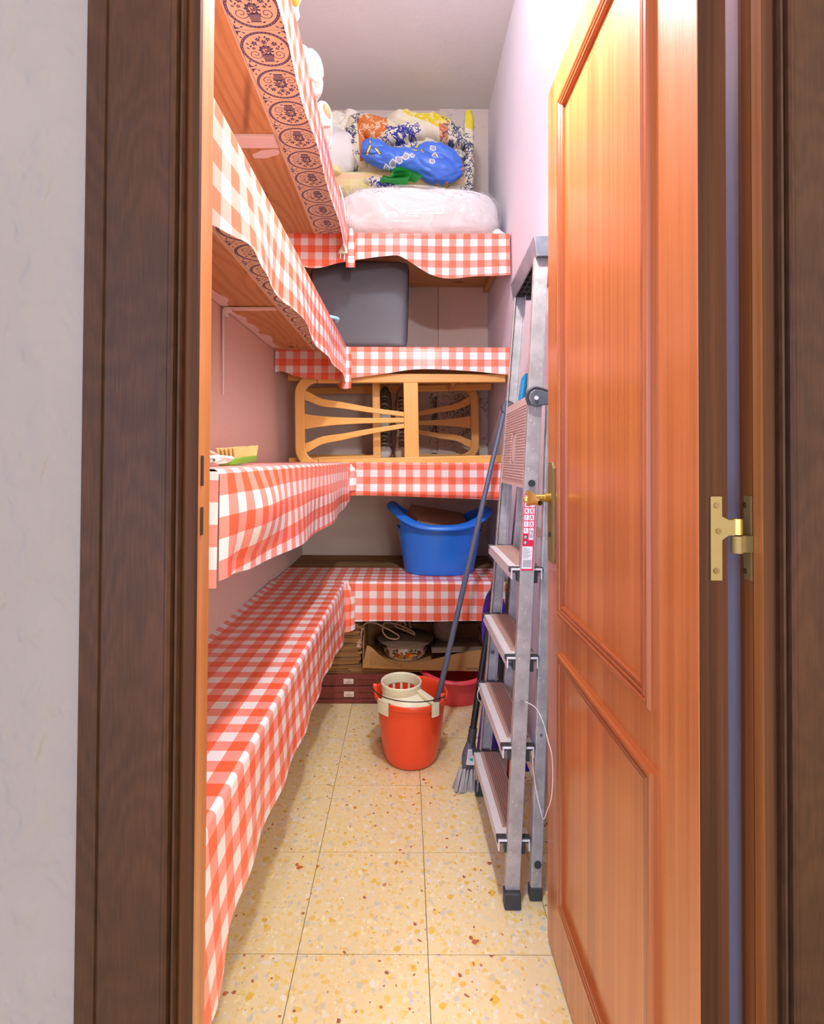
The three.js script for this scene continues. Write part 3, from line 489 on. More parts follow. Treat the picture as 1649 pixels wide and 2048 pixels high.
// ---------------------------------------------------------------- things on the shelves
// wooden chair, built standing: x across, y up, z from the back (0) to the front
function makeChair(label) {
  const t = thing('wooden_chair', label, 'chair'), m = M.beech;
  const arcPts = (cx, cy, r, a0, a1, n = 10) => Array.from({ length: n + 1 }, (_, i) => { const a = lerp(a0, a1, i / n); return [cx + r * Math.cos(a), cy + r * Math.sin(a)]; });
  const H = 1.010, W0 = 0.212, W1 = 0.232, ro = 0.105, p = 0.046, ri = 0.062;
  const outer = (y) => lerp(W0, W1, y / H), half = [], hole = [];
  // bent top rail with both upper post ends, then the two straight posts below the joint
  const yj = H - ro - 0.004;
  const rail = [[-outer(yj), yj], ...arcPts(-W1 + ro, H - ro, ro, Math.PI, Math.PI / 2), ...arcPts(W1 - ro, H - ro, ro, Math.PI / 2, 0), [outer(yj), yj], [outer(yj) - p, yj], ...arcPts(W1 - p - ri, H - p - ri, ri, 0, Math.PI / 2), ...arcPts(-W1 + p + ri, H - p - ri, ri, Math.PI / 2, Math.PI), [-outer(yj) + p, yj]];
  add('top_rail', uvBox(extrude(rail, 0.032, 0.004), 'x'), m, t);
  for (const s of [-1, 1]) {
    const post = [[s * outer(0), 0], [s * outer(yj), yj - 0.0015], [s * (outer(yj) - p), yj - 0.0015], [s * (outer(0.45) - 0.043), 0.45], [s * (outer(0) - 0.038), 0]];
    add('leg', uvBox(extrude(s > 0 ? post : post.reverse(), 0.034, 0.004), 'y'), m, t);
    add('leg', uvBox(beam(new THREE.Vector3(s * 0.2105, 0, 0.40), new THREE.Vector3(s * 0.203, 0.462, 0.385), 0.036, 0.036, undefined, 0.005), 'y'), m, t);
    add('seat_rail', beam(new THREE.Vector3(s * 0.185, 0.44, 0.015), new THREE.Vector3(s * 0.198, 0.44, 0.37), 0.02, 0.045, undefined, 0.003), m, t);
    add('stretcher', rod(new THREE.Vector3(s * 0.195, 0.235, 0.01), new THREE.Vector3(s * 0.20, 0.235, 0.39), 0.011, 14), m, t);
  }
  add('seat_rail', uvBox(new RoundedBoxGeometry(0.39, 0.038, 0.024, 2, 0.003).translate(0, 0.44, 0.386), 'x'), m, t);
  add('back_rail', uvBox(new RoundedBoxGeometry(0.385, 0.07, 0.026, 2, 0.004).translate(0, 0.454, -0.001), 'x'), m, t);
  // fanned slats, widening where they meet the top rail
  const y0 = 0.486, L = H - p - y0 + 0.006;
  const slat = (s) => {
    const c = curve(s ? [[0, 0.027], [0.17, 0.052], [0.30, 0.076], [0.40, 0.092], [0.45, 0.116], [L, 0.130]] : [[0, 0], [L, 0]]);
    const w = curve(s ? [[0, 0.011], [0.2, 0.0135], [0.38, 0.018], [L, 0.024]] : [[0, 0.0115], [0.2, 0.0135], [0.33, 0.019], [0.42, 0.028], [L, 0.038]]);
    const a = [], b = []; for (let i = 0; i <= 22; i++) { const q = i / 22 * L; a.push([(s || 1) * c(q) + w(q), y0 + q]); b.push([(s || 1) * c(q) - w(q), y0 + q]); }
    return uvBox(extrude([...a, ...b.reverse()], 0.012, 0.002), 'y');
  };
  for (const s of [-1, 0, 1]) add('slat', slat(s), m, t);
  return t;
}
const chair1 = makeChair('wooden chair lying on its side with its slatted back facing out, nearest the shelf edge');
const lean = 0.0198;
chair1.position.set(0.4785, 1.3565, -2.421); chair1.rotation.set(0, 0, 0); chair1.quaternion.setFromRotationMatrix(new THREE.Matrix4().makeBasis(new THREE.Vector3(0, -1, 0), new THREE.Vector3(-1, 0, 0), new THREE.Vector3(0, 0, -1)));
chair1.rotateZ(-lean);
const chair2 = chair1.clone(); chair2.name = numbered('wooden_chair'); scene.add(chair2);
tag(chair2, 'second wooden chair on its side behind the first, its slatted back pointing right', 'chair');
chair2.position.set(-0.589, 1.3565, -2.925); chair2.quaternion.setFromRotationMatrix(new THREE.Matrix4().makeBasis(new THREE.Vector3(0, -1, 0), new THREE.Vector3(1, 0, 0), new THREE.Vector3(0, 0, 1)));
chair2.rotateZ(lean);

// shoes propped up toe down between the chairs
function shoe(label, at, tilt, c) {
  const t = thing('shoe', label, 'shoe', at, 'worn shoes between the chairs'), L = 0.25;
  const w = curve([[0, 0.022], [0.03, 0.032], [0.1, 0.032], [0.16, 0.037], [0.21, 0.036], [0.24, 0.022], [0.25, 0.006]]), hT = curve([[0, 0.085], [0.05, 0.095], [0.1, 0.086], [0.15, 0.062], [0.2, 0.046], [0.235, 0.035], [0.25, 0.018]]);
  const body = (z0, z1, k) => grid(28, 24, (u, v) => { const z = lerp(z0, z1, v), a = u * 6.2832, q = Math.cos(a), s = Math.sin(a), y = 0.012 + (s > 0 ? s ** 0.75 : 0) * (hT(z) - 0.012) * k; return new THREE.Vector3(Math.sign(q) * Math.abs(q) ** 0.8 * w(z) * k, y, z - L / 2); }, (u, v) => [u * 0.2, v * 0.25], true);
  add('upper', body(0, 0.25, 1), c.upper, t);
  add('sole', grid(28, 14, (u, v) => { const a = u * 6.2832, z = lerp(0.0, 0.25, v), k = 1.08; return new THREE.Vector3(Math.cos(a) * w(z) * k, 0.008 + 0.012 * Math.sin(a), (z - L / 2) * 1.02); }, null, true), c.sole, t);
  add('toe_cap', body(0.188, 0.252, 1.035), c.toe, t);
  const lace = []; for (let i = 0; i < 5; i++) { const z = 0.095 + i * 0.02, x = 0.017; lace.push(tube([new THREE.Vector3(-x, hT(z) - 0.004, z - L / 2), new THREE.Vector3(0, hT(z + 0.005) + 0.004, z + 0.006 - L / 2), new THREE.Vector3(x, hT(z + 0.01) - 0.002, z + 0.014 - L / 2)], 0.0022, 10, 6), tube([new THREE.Vector3(x, hT(z) - 0.004, z - L / 2), new THREE.Vector3(0, hT(z + 0.005) + 0.004, z + 0.006 - L / 2), new THREE.Vector3(-x, hT(z + 0.01) - 0.002, z + 0.014 - L / 2)], 0.0022, 10, 6)); }
  add('laces', merge(lace), c.lace, t);
  add('side_band', merge([0.07, 0.11, 0.145].map((z) => grid(16, 2, (u, v) => { const a = lerp(0.15, Math.PI - 0.15, u), zz = z + v * 0.012 + 0.02 * Math.sin(a); return new THREE.Vector3(Math.cos(a) * w(zz) * 1.02, 0.012 + Math.sin(a) ** 0.75 * (hT(zz) - 0.012) * 1.03, zz - L / 2); }))), c.band, t);
  t.rotation.x = tilt; return t;
}
const mesh = pixelTex(128, 128, 0.05, 0.05, (u, v) => { const n = fbm(u * 10, v * 10, 10, 10, 3, 151); return mix3([52, 44, 38], [128, 108, 88], n); });
const darkShoe = { upper: mat({ map: mesh, roughness: 0.85 }), sole: P(0x2a2724, 0.8), toe: P(0xa9aaa2, 0.7), lace: P(0x202020, 0.8), band: P(0x9c9788, 0.7) };
const beigeShoe = { upper: mat({ map: pixelTex(128, 128, 0.05, 0.05, (u, v) => mix3([150, 128, 104], [196, 178, 152], fbm(u * 8, v * 8, 8, 8, 3, 153))), roughness: 0.85 }), sole: P(0x55483c, 0.8), toe: P(0xb8a48a, 0.75), lace: P(0x3a3430, 0.8), band: P(0x8b6b50, 0.7) };
shoe('dark hiking shoe with grey toe cap, propped low on the left of the pair', [-0.112, 1.235, 2.665], 0.82, darkShoe);
shoe('dark hiking shoe with grey toe cap, upper of the two behind the slats', [-0.114, 1.405, 2.70], 0.82, darkShoe);
shoe('beige laced shoe, lower one half hidden by the chair rail', [-0.022, 1.235, 2.675], 0.86, beigeShoe);
shoe('beige laced shoe, upper one half hidden by the chair rail', [-0.024, 1.405, 2.715], 0.86, beigeShoe);

// black leather seat cushion on edge
{
  const t = thing('seat_cushion', 'square black leather seat cushion standing on edge on the back shelf', 'cushion', [-0.238, 1.928, 2.52]);
  const leather = greyTex(256, 256, 0.06, 0.06, (u, v) => fbm(u * 22, v * 22, 22, 22, 3, 161));
  const a = 0.243, b = 0.228, c = 0.032;
  let g = new THREE.BoxGeometry(2 * a, 2 * b, 2 * c, 48, 48, 10); g.deleteAttribute('uv'); g.deleteAttribute('normal'); g = mergeVertices(g, 1e-5);
  { const p = g.attributes.position, r = 0.022; for (let i = 0; i < p.count; i++) { const x = p.getX(i), y = p.getY(i), z = p.getZ(i), q = new THREE.Vector3(x, y, z), n = new THREE.Vector3(clamp(x, r - a, a - r), clamp(y, r - b, b - r), clamp(z, r - c, c - r)); q.sub(n); if (q.length() > 1e-6) q.setLength(r); q.add(n); q.z += Math.sign(z) * Math.abs(z / c) * 0.012 * (1 - (x / a) ** 4) * (1 - (y / b) ** 4) + 0.002 * (fbm(x * 16 + 3, y * 16 + 5, 0, 0, 2, 163) - 0.5) * (z > 0 ? 1 : 0); p.setXYZ(i, q.x, q.y, q.z); } g.computeVertexNormals(); }
  const gg = uvBox(g, 'y'); add('cover', gg, mat({ color: 0x55555b, roughness: 0.45, bumpMap: leather, bumpScale: 0.0006, clearcoat: 0.15, clearcoatRoughness: 0.35 }), t);
  const pp = []; for (let i = 0; i < 64; i++) { const q = i / 64 * 6.2832, sp = (x) => Math.sign(x) * Math.abs(x) ** 0.16; pp.push(new THREE.Vector3(sp(Math.cos(q)) * a * 1.0, sp(Math.sin(q)) * b * 1.0, 0.016)); }
  add('piping', tube(pp, 0.004, 256, 8, true), P(0x1c1c1f, 0.4), t);
  t.rotation.set(-0.13, 0, -0.018);
}
{
  const t = thing('hanger', 'pale blue plastic tip poking out over the left shelf beside the cushion', 'hanger', [-0.285, 1.703, 1.965]);
  add('arm', tube([new THREE.Vector3(-0.10, 0.006, 0.10), new THREE.Vector3(-0.03, 0.008, 0.03), new THREE.Vector3(0.012, 0.010, -0.022), new THREE.Vector3(0.006, 0.008, -0.05)], 0.007, 24, 10), P(0x8fd0ea, 0.4), t);
}
// scrubbing brush and string on the left shelf
{
  const t = thing('scrubbing_brush', 'wooden scrubbing brush with tan bristles up and green painted back', 'brush', [-0.40, 1.1455, 1.21]);
  const green = P(0x6d9a2a, 0.5), sh = []; for (let i = 0; i <= 24; i++) { const a = i / 24 * 6.2832; sh.push([0.025 * Math.sign(Math.cos(a)) * Math.abs(Math.cos(a)) ** 0.6, 0.095 * Math.sign(Math.sin(a)) * Math.abs(Math.sin(a)) ** 0.7]); }
  add('back', extrude(sh.slice(0, 24), 0.016, 0.004).rotateX(-Math.PI / 2).translate(0, 0.010, 0), green, t);
  const br = []; for (let i = 0; i < 5; i++) for (let j = 0; j < 17; j++) br.push(rod(new THREE.Vector3((i - 2) * 0.0085, 0.017, (j - 8) * 0.0095), new THREE.Vector3((i - 2) * 0.0098 + rr(-0.001, 0.001), 0.041 + rr(-0.001, 0.001), (j - 8) * 0.0103), 0.0034, 6, 0.0042));
  add('bristles', merge(br), P(0xe0b674, 0.85), t).userData.kind = 'stuff';
  t.rotation.set(0.05, 0, 0.06);
  const s = thing('string', 'tangle of white string with a pinkish end in front of the scrubbing brush', 'string', [-0.38, 1.147, 1.03]);
  const sp = []; for (let i = 0; i < 26; i++) sp.push(new THREE.Vector3(rr(-0.03, 0.02), 0.004 + rr(0, 0.012), rr(-0.07, 0.06)));
  add('coil', tube(sp, 0.0035, 260, 6), M.whiteCord, s);
  add('end', tube([new THREE.Vector3(0.01, 0.008, -0.03), new THREE.Vector3(-0.005, 0.022, 0.02), new THREE.Vector3(-0.02, 0.038, 0.07)], 0.003, 16, 6), P(0xf0bfae, 0.7), s);
  const b2 = thing('brush_handle', 'green brush handle lying under the white string', 'brush', [-0.43, 1.148, 1.06]);
  add('handle', new RoundedBoxGeometry(0.022, 0.012, 0.12, 3, 0.005).translate(0, 0.006, 0), P(0x5f8a35, 0.5), b2);
}
// blue tub on the lowest back shelf
{
  const t = thing('laundry_tub', 'oval blue plastic tub with raised handle ends on the back shelf', 'tub', [0.1745, 0.5835, 2.635]);
  const top = (a) => 0.255 + 0.088 * Math.pow(Math.abs(Math.cos(a)), 2.4) + (Math.cos(a) < 0 ? 0.012 * Math.pow(Math.abs(Math.cos(a)), 2.4) : -0.012 * Math.pow(Math.cos(a), 2.4));
  const sq = (x, e) => Math.sign(x) * Math.abs(x) ** e;
  const shell = (in_, y) => (u, v) => { const a = u * 6.2832, H = top(a), h = v * H, k = 0.02 + 0.98 * Math.pow(v, 0.9), A = lerp(0.176, 0.236, k) - in_, B = lerp(0.135, 0.183, k) - in_; return new THREE.Vector3(sq(Math.cos(a), 0.9) * A, Math.max(y, h), sq(Math.sin(a), 0.9) * B); };
  const hole = (u, v) => { const a = u * 6.2832, d = Math.min(Math.abs(a - Math.PI), Math.abs(a), Math.abs(a - 6.2832)); return d < 0.42 && v > 0.66 && v < 0.90; };
  const cut = (nu, nv, f) => { const g = grid(nu, nv, f, null, true), keep = [], ix = g.index.array; for (let j = 0; j < nv; j++) for (let i = 0; i < nu; i++) if (!hole((i + 0.5) / nu, (j + 0.5) / nv)) { const o = (j * nu + i) * 6; for (let k = 0; k < 6; k++) keep.push(ix[o + k]); } g.setIndex(keep); return g; };
  add('wall', merge([cut(120, 40, shell(0, 0)), cut(120, 40, shell(0.0035, 0.004)), grid(120, 2, (u, v) => { const a = u * 6.2832; return new THREE.Vector3(sq(Math.cos(a), 0.9) * 0.178 * v, 0.001, sq(Math.sin(a), 0.9) * 0.137 * v); })]), M.blue, t);
  add('rim', grid(160, 10, (u, v) => { const a = u * 6.2832, q = v * 4.0 - 0.9, H = top(a), e = 0.5 + 0.5 * Math.pow(Math.abs(Math.cos(a)), 2), R = 0.013 + 0.012 * e; return new THREE.Vector3(sq(Math.cos(a), 0.9) * (0.233 + R * (0.5 - 0.5 * Math.cos(q * 0.8 + 0.7)) * 1.7), H + 0.006 * Math.sin(q + 0.9) - 0.016 * v * v - 0.002, sq(Math.sin(a), 0.9) * (0.180 + R * (0.5 - 0.5 * Math.cos(q * 0.8 + 0.7)) * 1.4)); }, null, true), M.blue, t);
  add('foot_ring', grid(96, 6, (u, v) => { const a = u * 6.2832; return new THREE.Vector3(sq(Math.cos(a), 0.9) * (0.172 + 0.004 * v), -0.001 + 0.008 * v, sq(Math.sin(a), 0.9) * (0.131 + 0.004 * v)); }, null, true), P(0x0f3f9a, 0.4), t);
  const c = thing('cardboard_sheet', 'folded brown cardboard sticking up out of the blue tub', 'cardboard', [0.165, 0.80, 2.66]);
  const cb = mat({ map: cardTex(0xa87f6c, 0xbd9482, 171), roughness: 0.9 });
  add('sheet', merge([new RoundedBoxGeometry(0.285, 0.006, 0.24, 2, 0.002).rotateZ(-0.22).translate(0.02, 0.055, 0), new RoundedBoxGeometry(0.27, 0.006, 0.23, 2, 0.002).rotateZ(-0.20).translate(0.025, 0.043, 0.004), new RoundedBoxGeometry(0.006, 0.12, 0.24, 2, 0.002).rotateZ(-0.5).translate(-0.145, 0.04, 0)].map((g) => uvBox(g, 'x'))), cb, c);
  c.rotation.set(0.30, 0.12, 0);
}
// ---------------------------------------------------------------- bedding up under the ceiling
{
  const wrap = thing('wrapped_quilt', 'long white quilt bundled in clear crinkled plastic on the top back shelf', 'quilt', [0.055, 2.366, 2.570]);
  const body = lump(0.405, 0.130, 0.158, 0.58, 0.02, 7, 181, true, 110, 60);
  add('quilt', body, mat({ color: 0xdedad6, roughness: 0.9 }), wrap);
  const film = lump(0.409, 0.134, 0.162, 0.56, 0.034, 17, 183, true, 150, 80);
  add('plastic_wrap', film, mat({ color: 0xffffff, roughness: 0.12, transmission: 0.92, thickness: 0, ior: 1.45, bumpMap: (() => { const c = crumple.clone(); c.repeat.set(5, 3); c.needsUpdate = true; return c; })(), bumpScale: 0.012 }), wrap);
  add('knot', lump(0.05, 0.03, 0.04, 0.9, 0.012, 26, 185, true, 30, 20).rotateZ(-0.9).translate(0.405, -0.10, 0.07), mat({ color: 0xf1ebe6, roughness: 0.3, clearcoat: 0.5 }), wrap);
  wrap.rotation.z = -0.015;
}
{
  const plaid = canvasTex(512, 512, 0.42, 0.42, (c) => { c.fillStyle = '#e7dc9c'; c.fillRect(0, 0, 512, 512); for (const [x, w, col] of [[30, 90, '#dcd07a'], [150, 70, '#f2c9a8'], [260, 60, '#efe6b8'], [350, 90, '#d8cf74'], [460, 40, '#f0c6a4']]) { c.globalAlpha = 0.55; c.fillStyle = col; c.fillRect(x, 0, w, 512); c.fillRect(0, x, 512, w); } c.globalAlpha = 1; });
  const pm = mat({ map: plaid, roughness: 0.95, bumpMap: fabricBump, bumpScale: 0.0008 });
  const fold = (a, b, c, s) => { const g = lump(a, b, c, 0.42, 0.012, 8, s, false, 90, 30); return uvBox(g, 'y'); };
  const b1 = thing('blanket', 'folded pale yellow plaid blanket behind the plastic wrapped quilt', 'blanket', [-0.10, 2.585, 2.850]);
  add('layer', fold(0.46, 0.072, 0.165, 191).translate(0, 0.068, 0), pm, b1); add('layer', fold(0.455, 0.072, 0.162, 193).translate(0.004, -0.07, 0), pm, b1);
  add('layer', fold(0.45, 0.1, 0.16, 195).translate(0.0, -0.236, 0), pm, b1);
  // green cloth: one strip folded over itself
  const gpts = [[-0.085, 0.0], [-0.03, -0.002], [0.045, 0.0], [0.052, 0.012], [0.02, 0.018], [-0.028, 0.020], [-0.034, 0.032], [-0.005, 0.036], [0.05, 0.026], [0.115, 0.010]];
  const gc = thing('green_cloth', 'bright green cloth folded in a zigzag under the blue duvet', 'cloth', [-0.055, 2.628, 2.625]);
  const cx = curve(gpts.map((p, i) => [i / 9, p[0]])), cy = curve(gpts.map((p, i) => [i / 9, p[1]]));
  const sheet = (o) => (u, v) => new THREE.Vector3(cx(u) + (v - 0.5) * 0.035, cy(u) + o - 0.028 * v + 0.008 * Math.sin(u * 14 + v * 3), (v - 0.5) * 0.15);
  add('folds', merge([grid(70, 12, sheet(0)), grid(70, 12, sheet(0.005))]), P(0x46cf6c, 0.9), gc);
}
// patterned bedspread: cream with navy scribble, orange and yellow fields, bundled
const spread = canvasTex(1024, 768, 1, 1, (c, W, H) => {
  c.fillStyle = '#e9e4c8'; c.fillRect(0, 0, W, H); seed = 711;
  const scribble = (x, y, w, h, n, col, lw) => { c.strokeStyle = col; c.lineWidth = lw; for (let i = 0; i < n; i++) { c.beginPath(); let px = x + rnd() * w, py = y + rnd() * h; c.moveTo(px, py); for (let k = 0; k < 4; k++) { px += rr(-26, 26); py += rr(-22, 22); c.quadraticCurveTo(px + rr(-20, 20), py + rr(-20, 20), px, py); } c.stroke(); } };
  const field = (pts, col) => { c.fillStyle = col; c.beginPath(); pts.forEach((p, i) => i ? c.lineTo(...p) : c.moveTo(...p)); c.closePath(); c.fill(); };
  field([[90, 150], [300, 60], [350, 240], [230, 330], [200, 430], [120, 470], [110, 300]], '#dd7d3a'); scribble(110, 120, 220, 260, 46, '#f0dcb8', 4);
  field([[420, 30], [760, 20], [860, 110], [720, 240], [600, 170], [460, 110]], '#e8cf2e'); scribble(430, 40, 400, 150, 40, '#f0e8b0', 5);
  scribble(0, 20, 90, 740, 70, '#3a4470', 4); scribble(60, 20, 260, 60, 34, '#3f4c80', 4);
  scribble(330, 230, 210, 190, 80, '#2e3a94', 5); scribble(560, 330, 240, 90, 14, '#39426e', 3);
  field([[720, 190], [800, 170], [790, 330], [730, 300]], '#d98052'); scribble(720, 180, 80, 130, 14, '#f0dcc0', 4);
  scribble(800, 120, 120, 330, 70, '#3d4772', 4); scribble(760, 430, 160, 160, 30, '#2d3690', 5);
  field([[930, 20], [1000, 30], [1010, 210], [940, 190]], '#e6d63c'); scribble(920, 250, 100, 500, 60, '#3a4470', 4);
  scribble(200, 560, 260, 150, 60, '#2e3aa0', 5); for (let i = 0; i < 9; i++) field([[430 + i * 45, 600 + rr(0, 90)], [462 + i * 45, 610 + rr(0, 60)], [450 + i * 45, 660]], '#d56a30');
});
{
  const t = thing('bedspread', 'crumpled cream bedspread printed with navy scribbles, orange and yellow', 'bedspread', [0.02, 2.838, 2.895]);
  const planar = (g, a, b) => { const p = g.attributes.position, u = g.attributes.uv; for (let i = 0; i < p.count; i++) u.setXY(i, (p.getX(i) + 0.36) / 0.72, (p.getY(i) + 0.29) / 0.56); return g; };
  const m = mat({ map: spread, roughness: 0.9, bumpMap: fabricBump, bumpScale: 0.0006 });
  const parts = [
    lump(0.335, 0.205, 0.160, 0.5, 0.05, 7, 201, true, 130, 80),
    lump(0.17, 0.07, 0.10, 0.75, 0.03, 14, 203, true, 60, 40).rotateZ(-0.28).translate(-0.20, 0.12, 0.10),
    lump(0.19, 0.055, 0.09, 0.8, 0.03, 13, 205, true, 60, 40).rotateZ(-0.12).translate(0.05, 0.165, 0.11),
    lump(0.16, 0.045, 0.08, 0.8, 0.022, 14, 207, true, 60, 40).rotateZ(0.18).translate(-0.03, 0.085, 0.15),
    lump(0.15, 0.045, 0.08, 0.8, 0.022, 14, 209, true, 60, 40).rotateZ(-0.35).translate(0.16, 0.09, 0.14),
    lump(0.055, 0.13, 0.08, 0.8, 0.02, 18, 211, true, 40, 50).rotateZ(0.25).translate(-0.29, 0.03, 0.13),
    lump(0.026, 0.15, 0.05, 0.7, 0.012, 30, 213, true, 30, 60).translate(0.318, 0.10, 0.12),
    lump(0.028, 0.12, 0.05, 0.7, 0.014, 30, 215, true, 30, 60).rotateZ(-0.06).translate(0.315, -0.14, 0.13),
    lump(0.10, 0.035, 0.07, 0.8, 0.02, 20, 217, true, 50, 30).rotateZ(-0.2).translate(-0.16, -0.205, 0.17),
    lump(0.08, 0.03, 0.06, 0.8, 0.02, 20, 219, true, 50, 30).translate(0.24, -0.22, 0.14),
  ].map((g) => planar(g));
  add('folds', merge(parts), m, t);
}
{
  const pat = canvasTex(1024, 512, 1, 1, (c, W, H) => {
    c.fillStyle = '#3d6fd2'; c.fillRect(0, 0, W, H); seed = 731;
    const stone = (x, y, r, a) => { c.save(); c.translate(x, y); c.rotate(a); c.beginPath(); c.moveTo(-r, -r * 0.6); c.lineTo(r * 0.5, -r * 0.9); c.lineTo(r, r * 0.2); c.lineTo(r * 0.3, r * 0.9); c.lineTo(-r * 0.8, r * 0.6); c.closePath(); c.fillStyle = '#9a97ae'; c.strokeStyle = '#e8e6ea'; c.lineWidth = 7; c.fill(); c.stroke(); c.restore(); };
    for (const [x, y, r, a] of [[210, 360, 22, 0.2], [262, 330, 30, 0.8], [322, 300, 30, -0.5], [380, 276, 34, 0.3], [446, 250, 32, -0.7], [505, 240, 22, 0.9], [80, 410, 20, 0], [140, 400, 22, 1], [700, 150, 28, 0.3], [716, 226, 28, 1.2], [690, 300, 26, 0.1], [730, 60, 24, 0.5]]) stone(x, y, r, a);
    const dash = (x, y, w, h, a) => { c.save(); c.translate(x, y); c.rotate(a); c.fillStyle = '#e8d63a'; c.strokeStyle = '#20285a'; c.lineWidth = 5; c.beginPath(); c.rect(-w / 2, -h / 2, w, h); c.fill(); c.stroke(); c.restore(); };
    dash(96, 190, 22, 82, 0.5); dash(180, 200, 20, 70, -0.8); dash(110, 120, 16, 40, -0.3); dash(560, 90, 24, 90, 0.6); dash(520, 170, 20, 70, -1.2); dash(600, 180, 20, 70, -0.4); dash(140, 236, 14, 18, 0);
    for (let i = 0; i < 12; i++) { c.fillStyle = '#d9722e'; c.beginPath(); c.ellipse(560 + i * 40, 474 + rr(-10, 14), 22, 11, rr(-0.6, 0.6), 0, 7); c.fill(); }
    for (let i = 0; i < 5; i++) { c.fillStyle = '#d9722e'; c.beginPath(); c.ellipse(985, 180 + i * 50, 12, 20, rr(-0.6, 0.6), 0, 7); c.fill(); }
  });
  const t = thing('duvet', 'shiny blue duvet with grey stones and yellow dashes, rolled on the heap', 'duvet', [0.03, 2.735, 2.665]);
  const m = mat({ map: pat, roughness: 0.42, sheen: 0.3, sheenColor: new THREE.Color(0x9fb8ff) });
  const roll = (cyf, rf, x0, x1, zf, s) => {
    const g = grid(56, 90, (u, v) => { const x = lerp(x0, x1, v), a = u * 6.2832, end = Math.pow(Math.sin(Math.PI * clamp(v * 0.985 + 0.0075)), 0.30), r = rf(x) * end; const n = 0.010 * (fbm(x * 14, Math.cos(a) * 3 + Math.sin(a) * 2 + 9, 0, 0, 3, s) - 0.5) * 2; const pk = 0.010 * Math.max(0, Math.sin(x * 60 + a * 2)) * noise(x * 9, 4, 0, 0, s); return new THREE.Vector3(x, cyf(x) + Math.sin(a) * (r + n), zf(x) + Math.cos(a) * (r * 0.8 + n - pk)); }, null, true);
    const p = g.attributes.position, uv = g.attributes.uv; for (let i = 0; i < p.count; i++) uv.setXY(i, (p.getX(i) + 0.285) / 0.57, (p.getY(i) + 0.15) / 0.29); return g;
  };
  add('roll', merge([
    roll(curve([[-0.27, 0.045], [-0.15, 0.018], [0.0, 0.0], [0.1, -0.045], [0.2, -0.06], [0.27, -0.04]]), curve([[-0.27, 0.075], [-0.1, 0.062], [0.02, 0.066], [0.14, 0.075], [0.27, 0.07]]), -0.275, 0.265, () => 0.02, 221),
    roll(curve([[-0.02, 0.055], [0.1, 0.055], [0.2, 0.02], [0.27, -0.03]]), curve([[-0.02, 0.04], [0.1, 0.062], [0.22, 0.07], [0.27, 0.06]]), -0.035, 0.268, () => 0.0, 223),
    roll(curve([[-0.27, 0.06], [-0.15, 0.05]]), curve([[-0.27, 0.06], [-0.12, 0.045]]), -0.272, -0.13, () => 0.03, 225),
  ]), m, t);
}
{
  const linen = mat({ color: 0xebe9e2, roughness: 0.9, bumpMap: fabricBump, bumpScale: 0.0005 }), ivory = mat({ color: 0xe6e1d2, roughness: 0.9 });
  const p = thing('pillow', 'soft white pillow left of the patterned bedspread', 'pillow', [-0.395, 2.83, 2.80]); add('case', lump(0.115, 0.135, 0.12, 0.62, 0.03, 9, 231), linen, p); 
  const q = thing('pillowcase', 'ivory pillowcase flopped on top of the white pillow, corner up', 'pillowcase', [-0.405, 3.03, 2.84]);
  add('cloth', merge([lump(0.10, 0.05, 0.09, 0.8, 0.03, 18, 233).rotateZ(0.45), lump(0.045, 0.09, 0.07, 0.7, 0.022, 20, 235).rotateZ(-0.35).translate(0.075, -0.02, 0.03), lump(0.07, 0.035, 0.07, 0.8, 0.02, 22, 237).rotateZ(0.3).translate(-0.02, -0.07, 0.05)]), ivory, q);
  const o = thing('olive_cloth', 'small rolled olive green cloth at the edge of the white pillow', 'cloth', [-0.455, 2.945, 2.69]); add('roll', lump(0.05, 0.026, 0.05, 0.85, 0.01, 24, 239, true, 30, 20).rotateZ(-0.7), P(0xb3ab3c, 0.85), o);
  const yl = thing('yellow_blanket', 'pale yellow folded blanket under the white pillow', 'blanket', [-0.47, 2.705, 2.755]); add('fold', lump(0.12, 0.028, 0.115, 0.5, 0.01, 14, 241, false, 50, 20), P(0xe2db9a, 0.95), yl);
}
// on the topmost left shelf
{
  const bag = mat({ color: 0xf2f2f4, roughness: 0.35, clearcoat: 0.3 });
  const a = thing('plastic_bag', 'white plastic bag with a yellow print on the topmost left shelf', 'bag', [-0.322, 2.325, 1.20]);
  add('bag', lump(0.052, 0.075, 0.08, 0.65, 0.02, 18, 251), bag, a);
  const ye = P(0xf0c23c, 0.5); add('print', lump(0.010, 0.035, 0.05, 0.7, 0.006, 20, 252, true, 24, 16).translate(0.046, -0.030, 0.02), ye, a);
  const b = thing('white_cloth', 'crumpled white cloth spilling over the edge of the topmost left shelf', 'cloth', [-0.318, 2.29, 1.47]);
  add('folds', merge([lump(0.05, 0.04, 0.08, 0.7, 0.03, 20, 253), lump(0.024, 0.035, 0.04, 0.8, 0.016, 32, 254).rotateZ(0.3).translate(0.040, 0.004, 0.02)]), mat({ color: 0xf0eee8, roughness: 0.85 }), b);
  const c = thing('white_towel', 'rolled white towel with a tan lining, deepest on the topmost left shelf', 'towel', [-0.318, 2.295, 1.71]);
  add('roll', merge([lump(0.05, 0.045, 0.09, 0.7, 0.024, 20, 255), lump(0.022, 0.036, 0.045, 0.85, 0.012, 32, 257).translate(0.038, 0.005, 0.04)]), mat({ color: 0xeeeae2, roughness: 0.85 }), c);
  add('lining', lump(0.010, 0.020, 0.024, 0.85, 0.005, 36, 258, true, 24, 16).translate(0.052, 0.006, 0.066), P(0xd8bd92, 0.9), c);
}
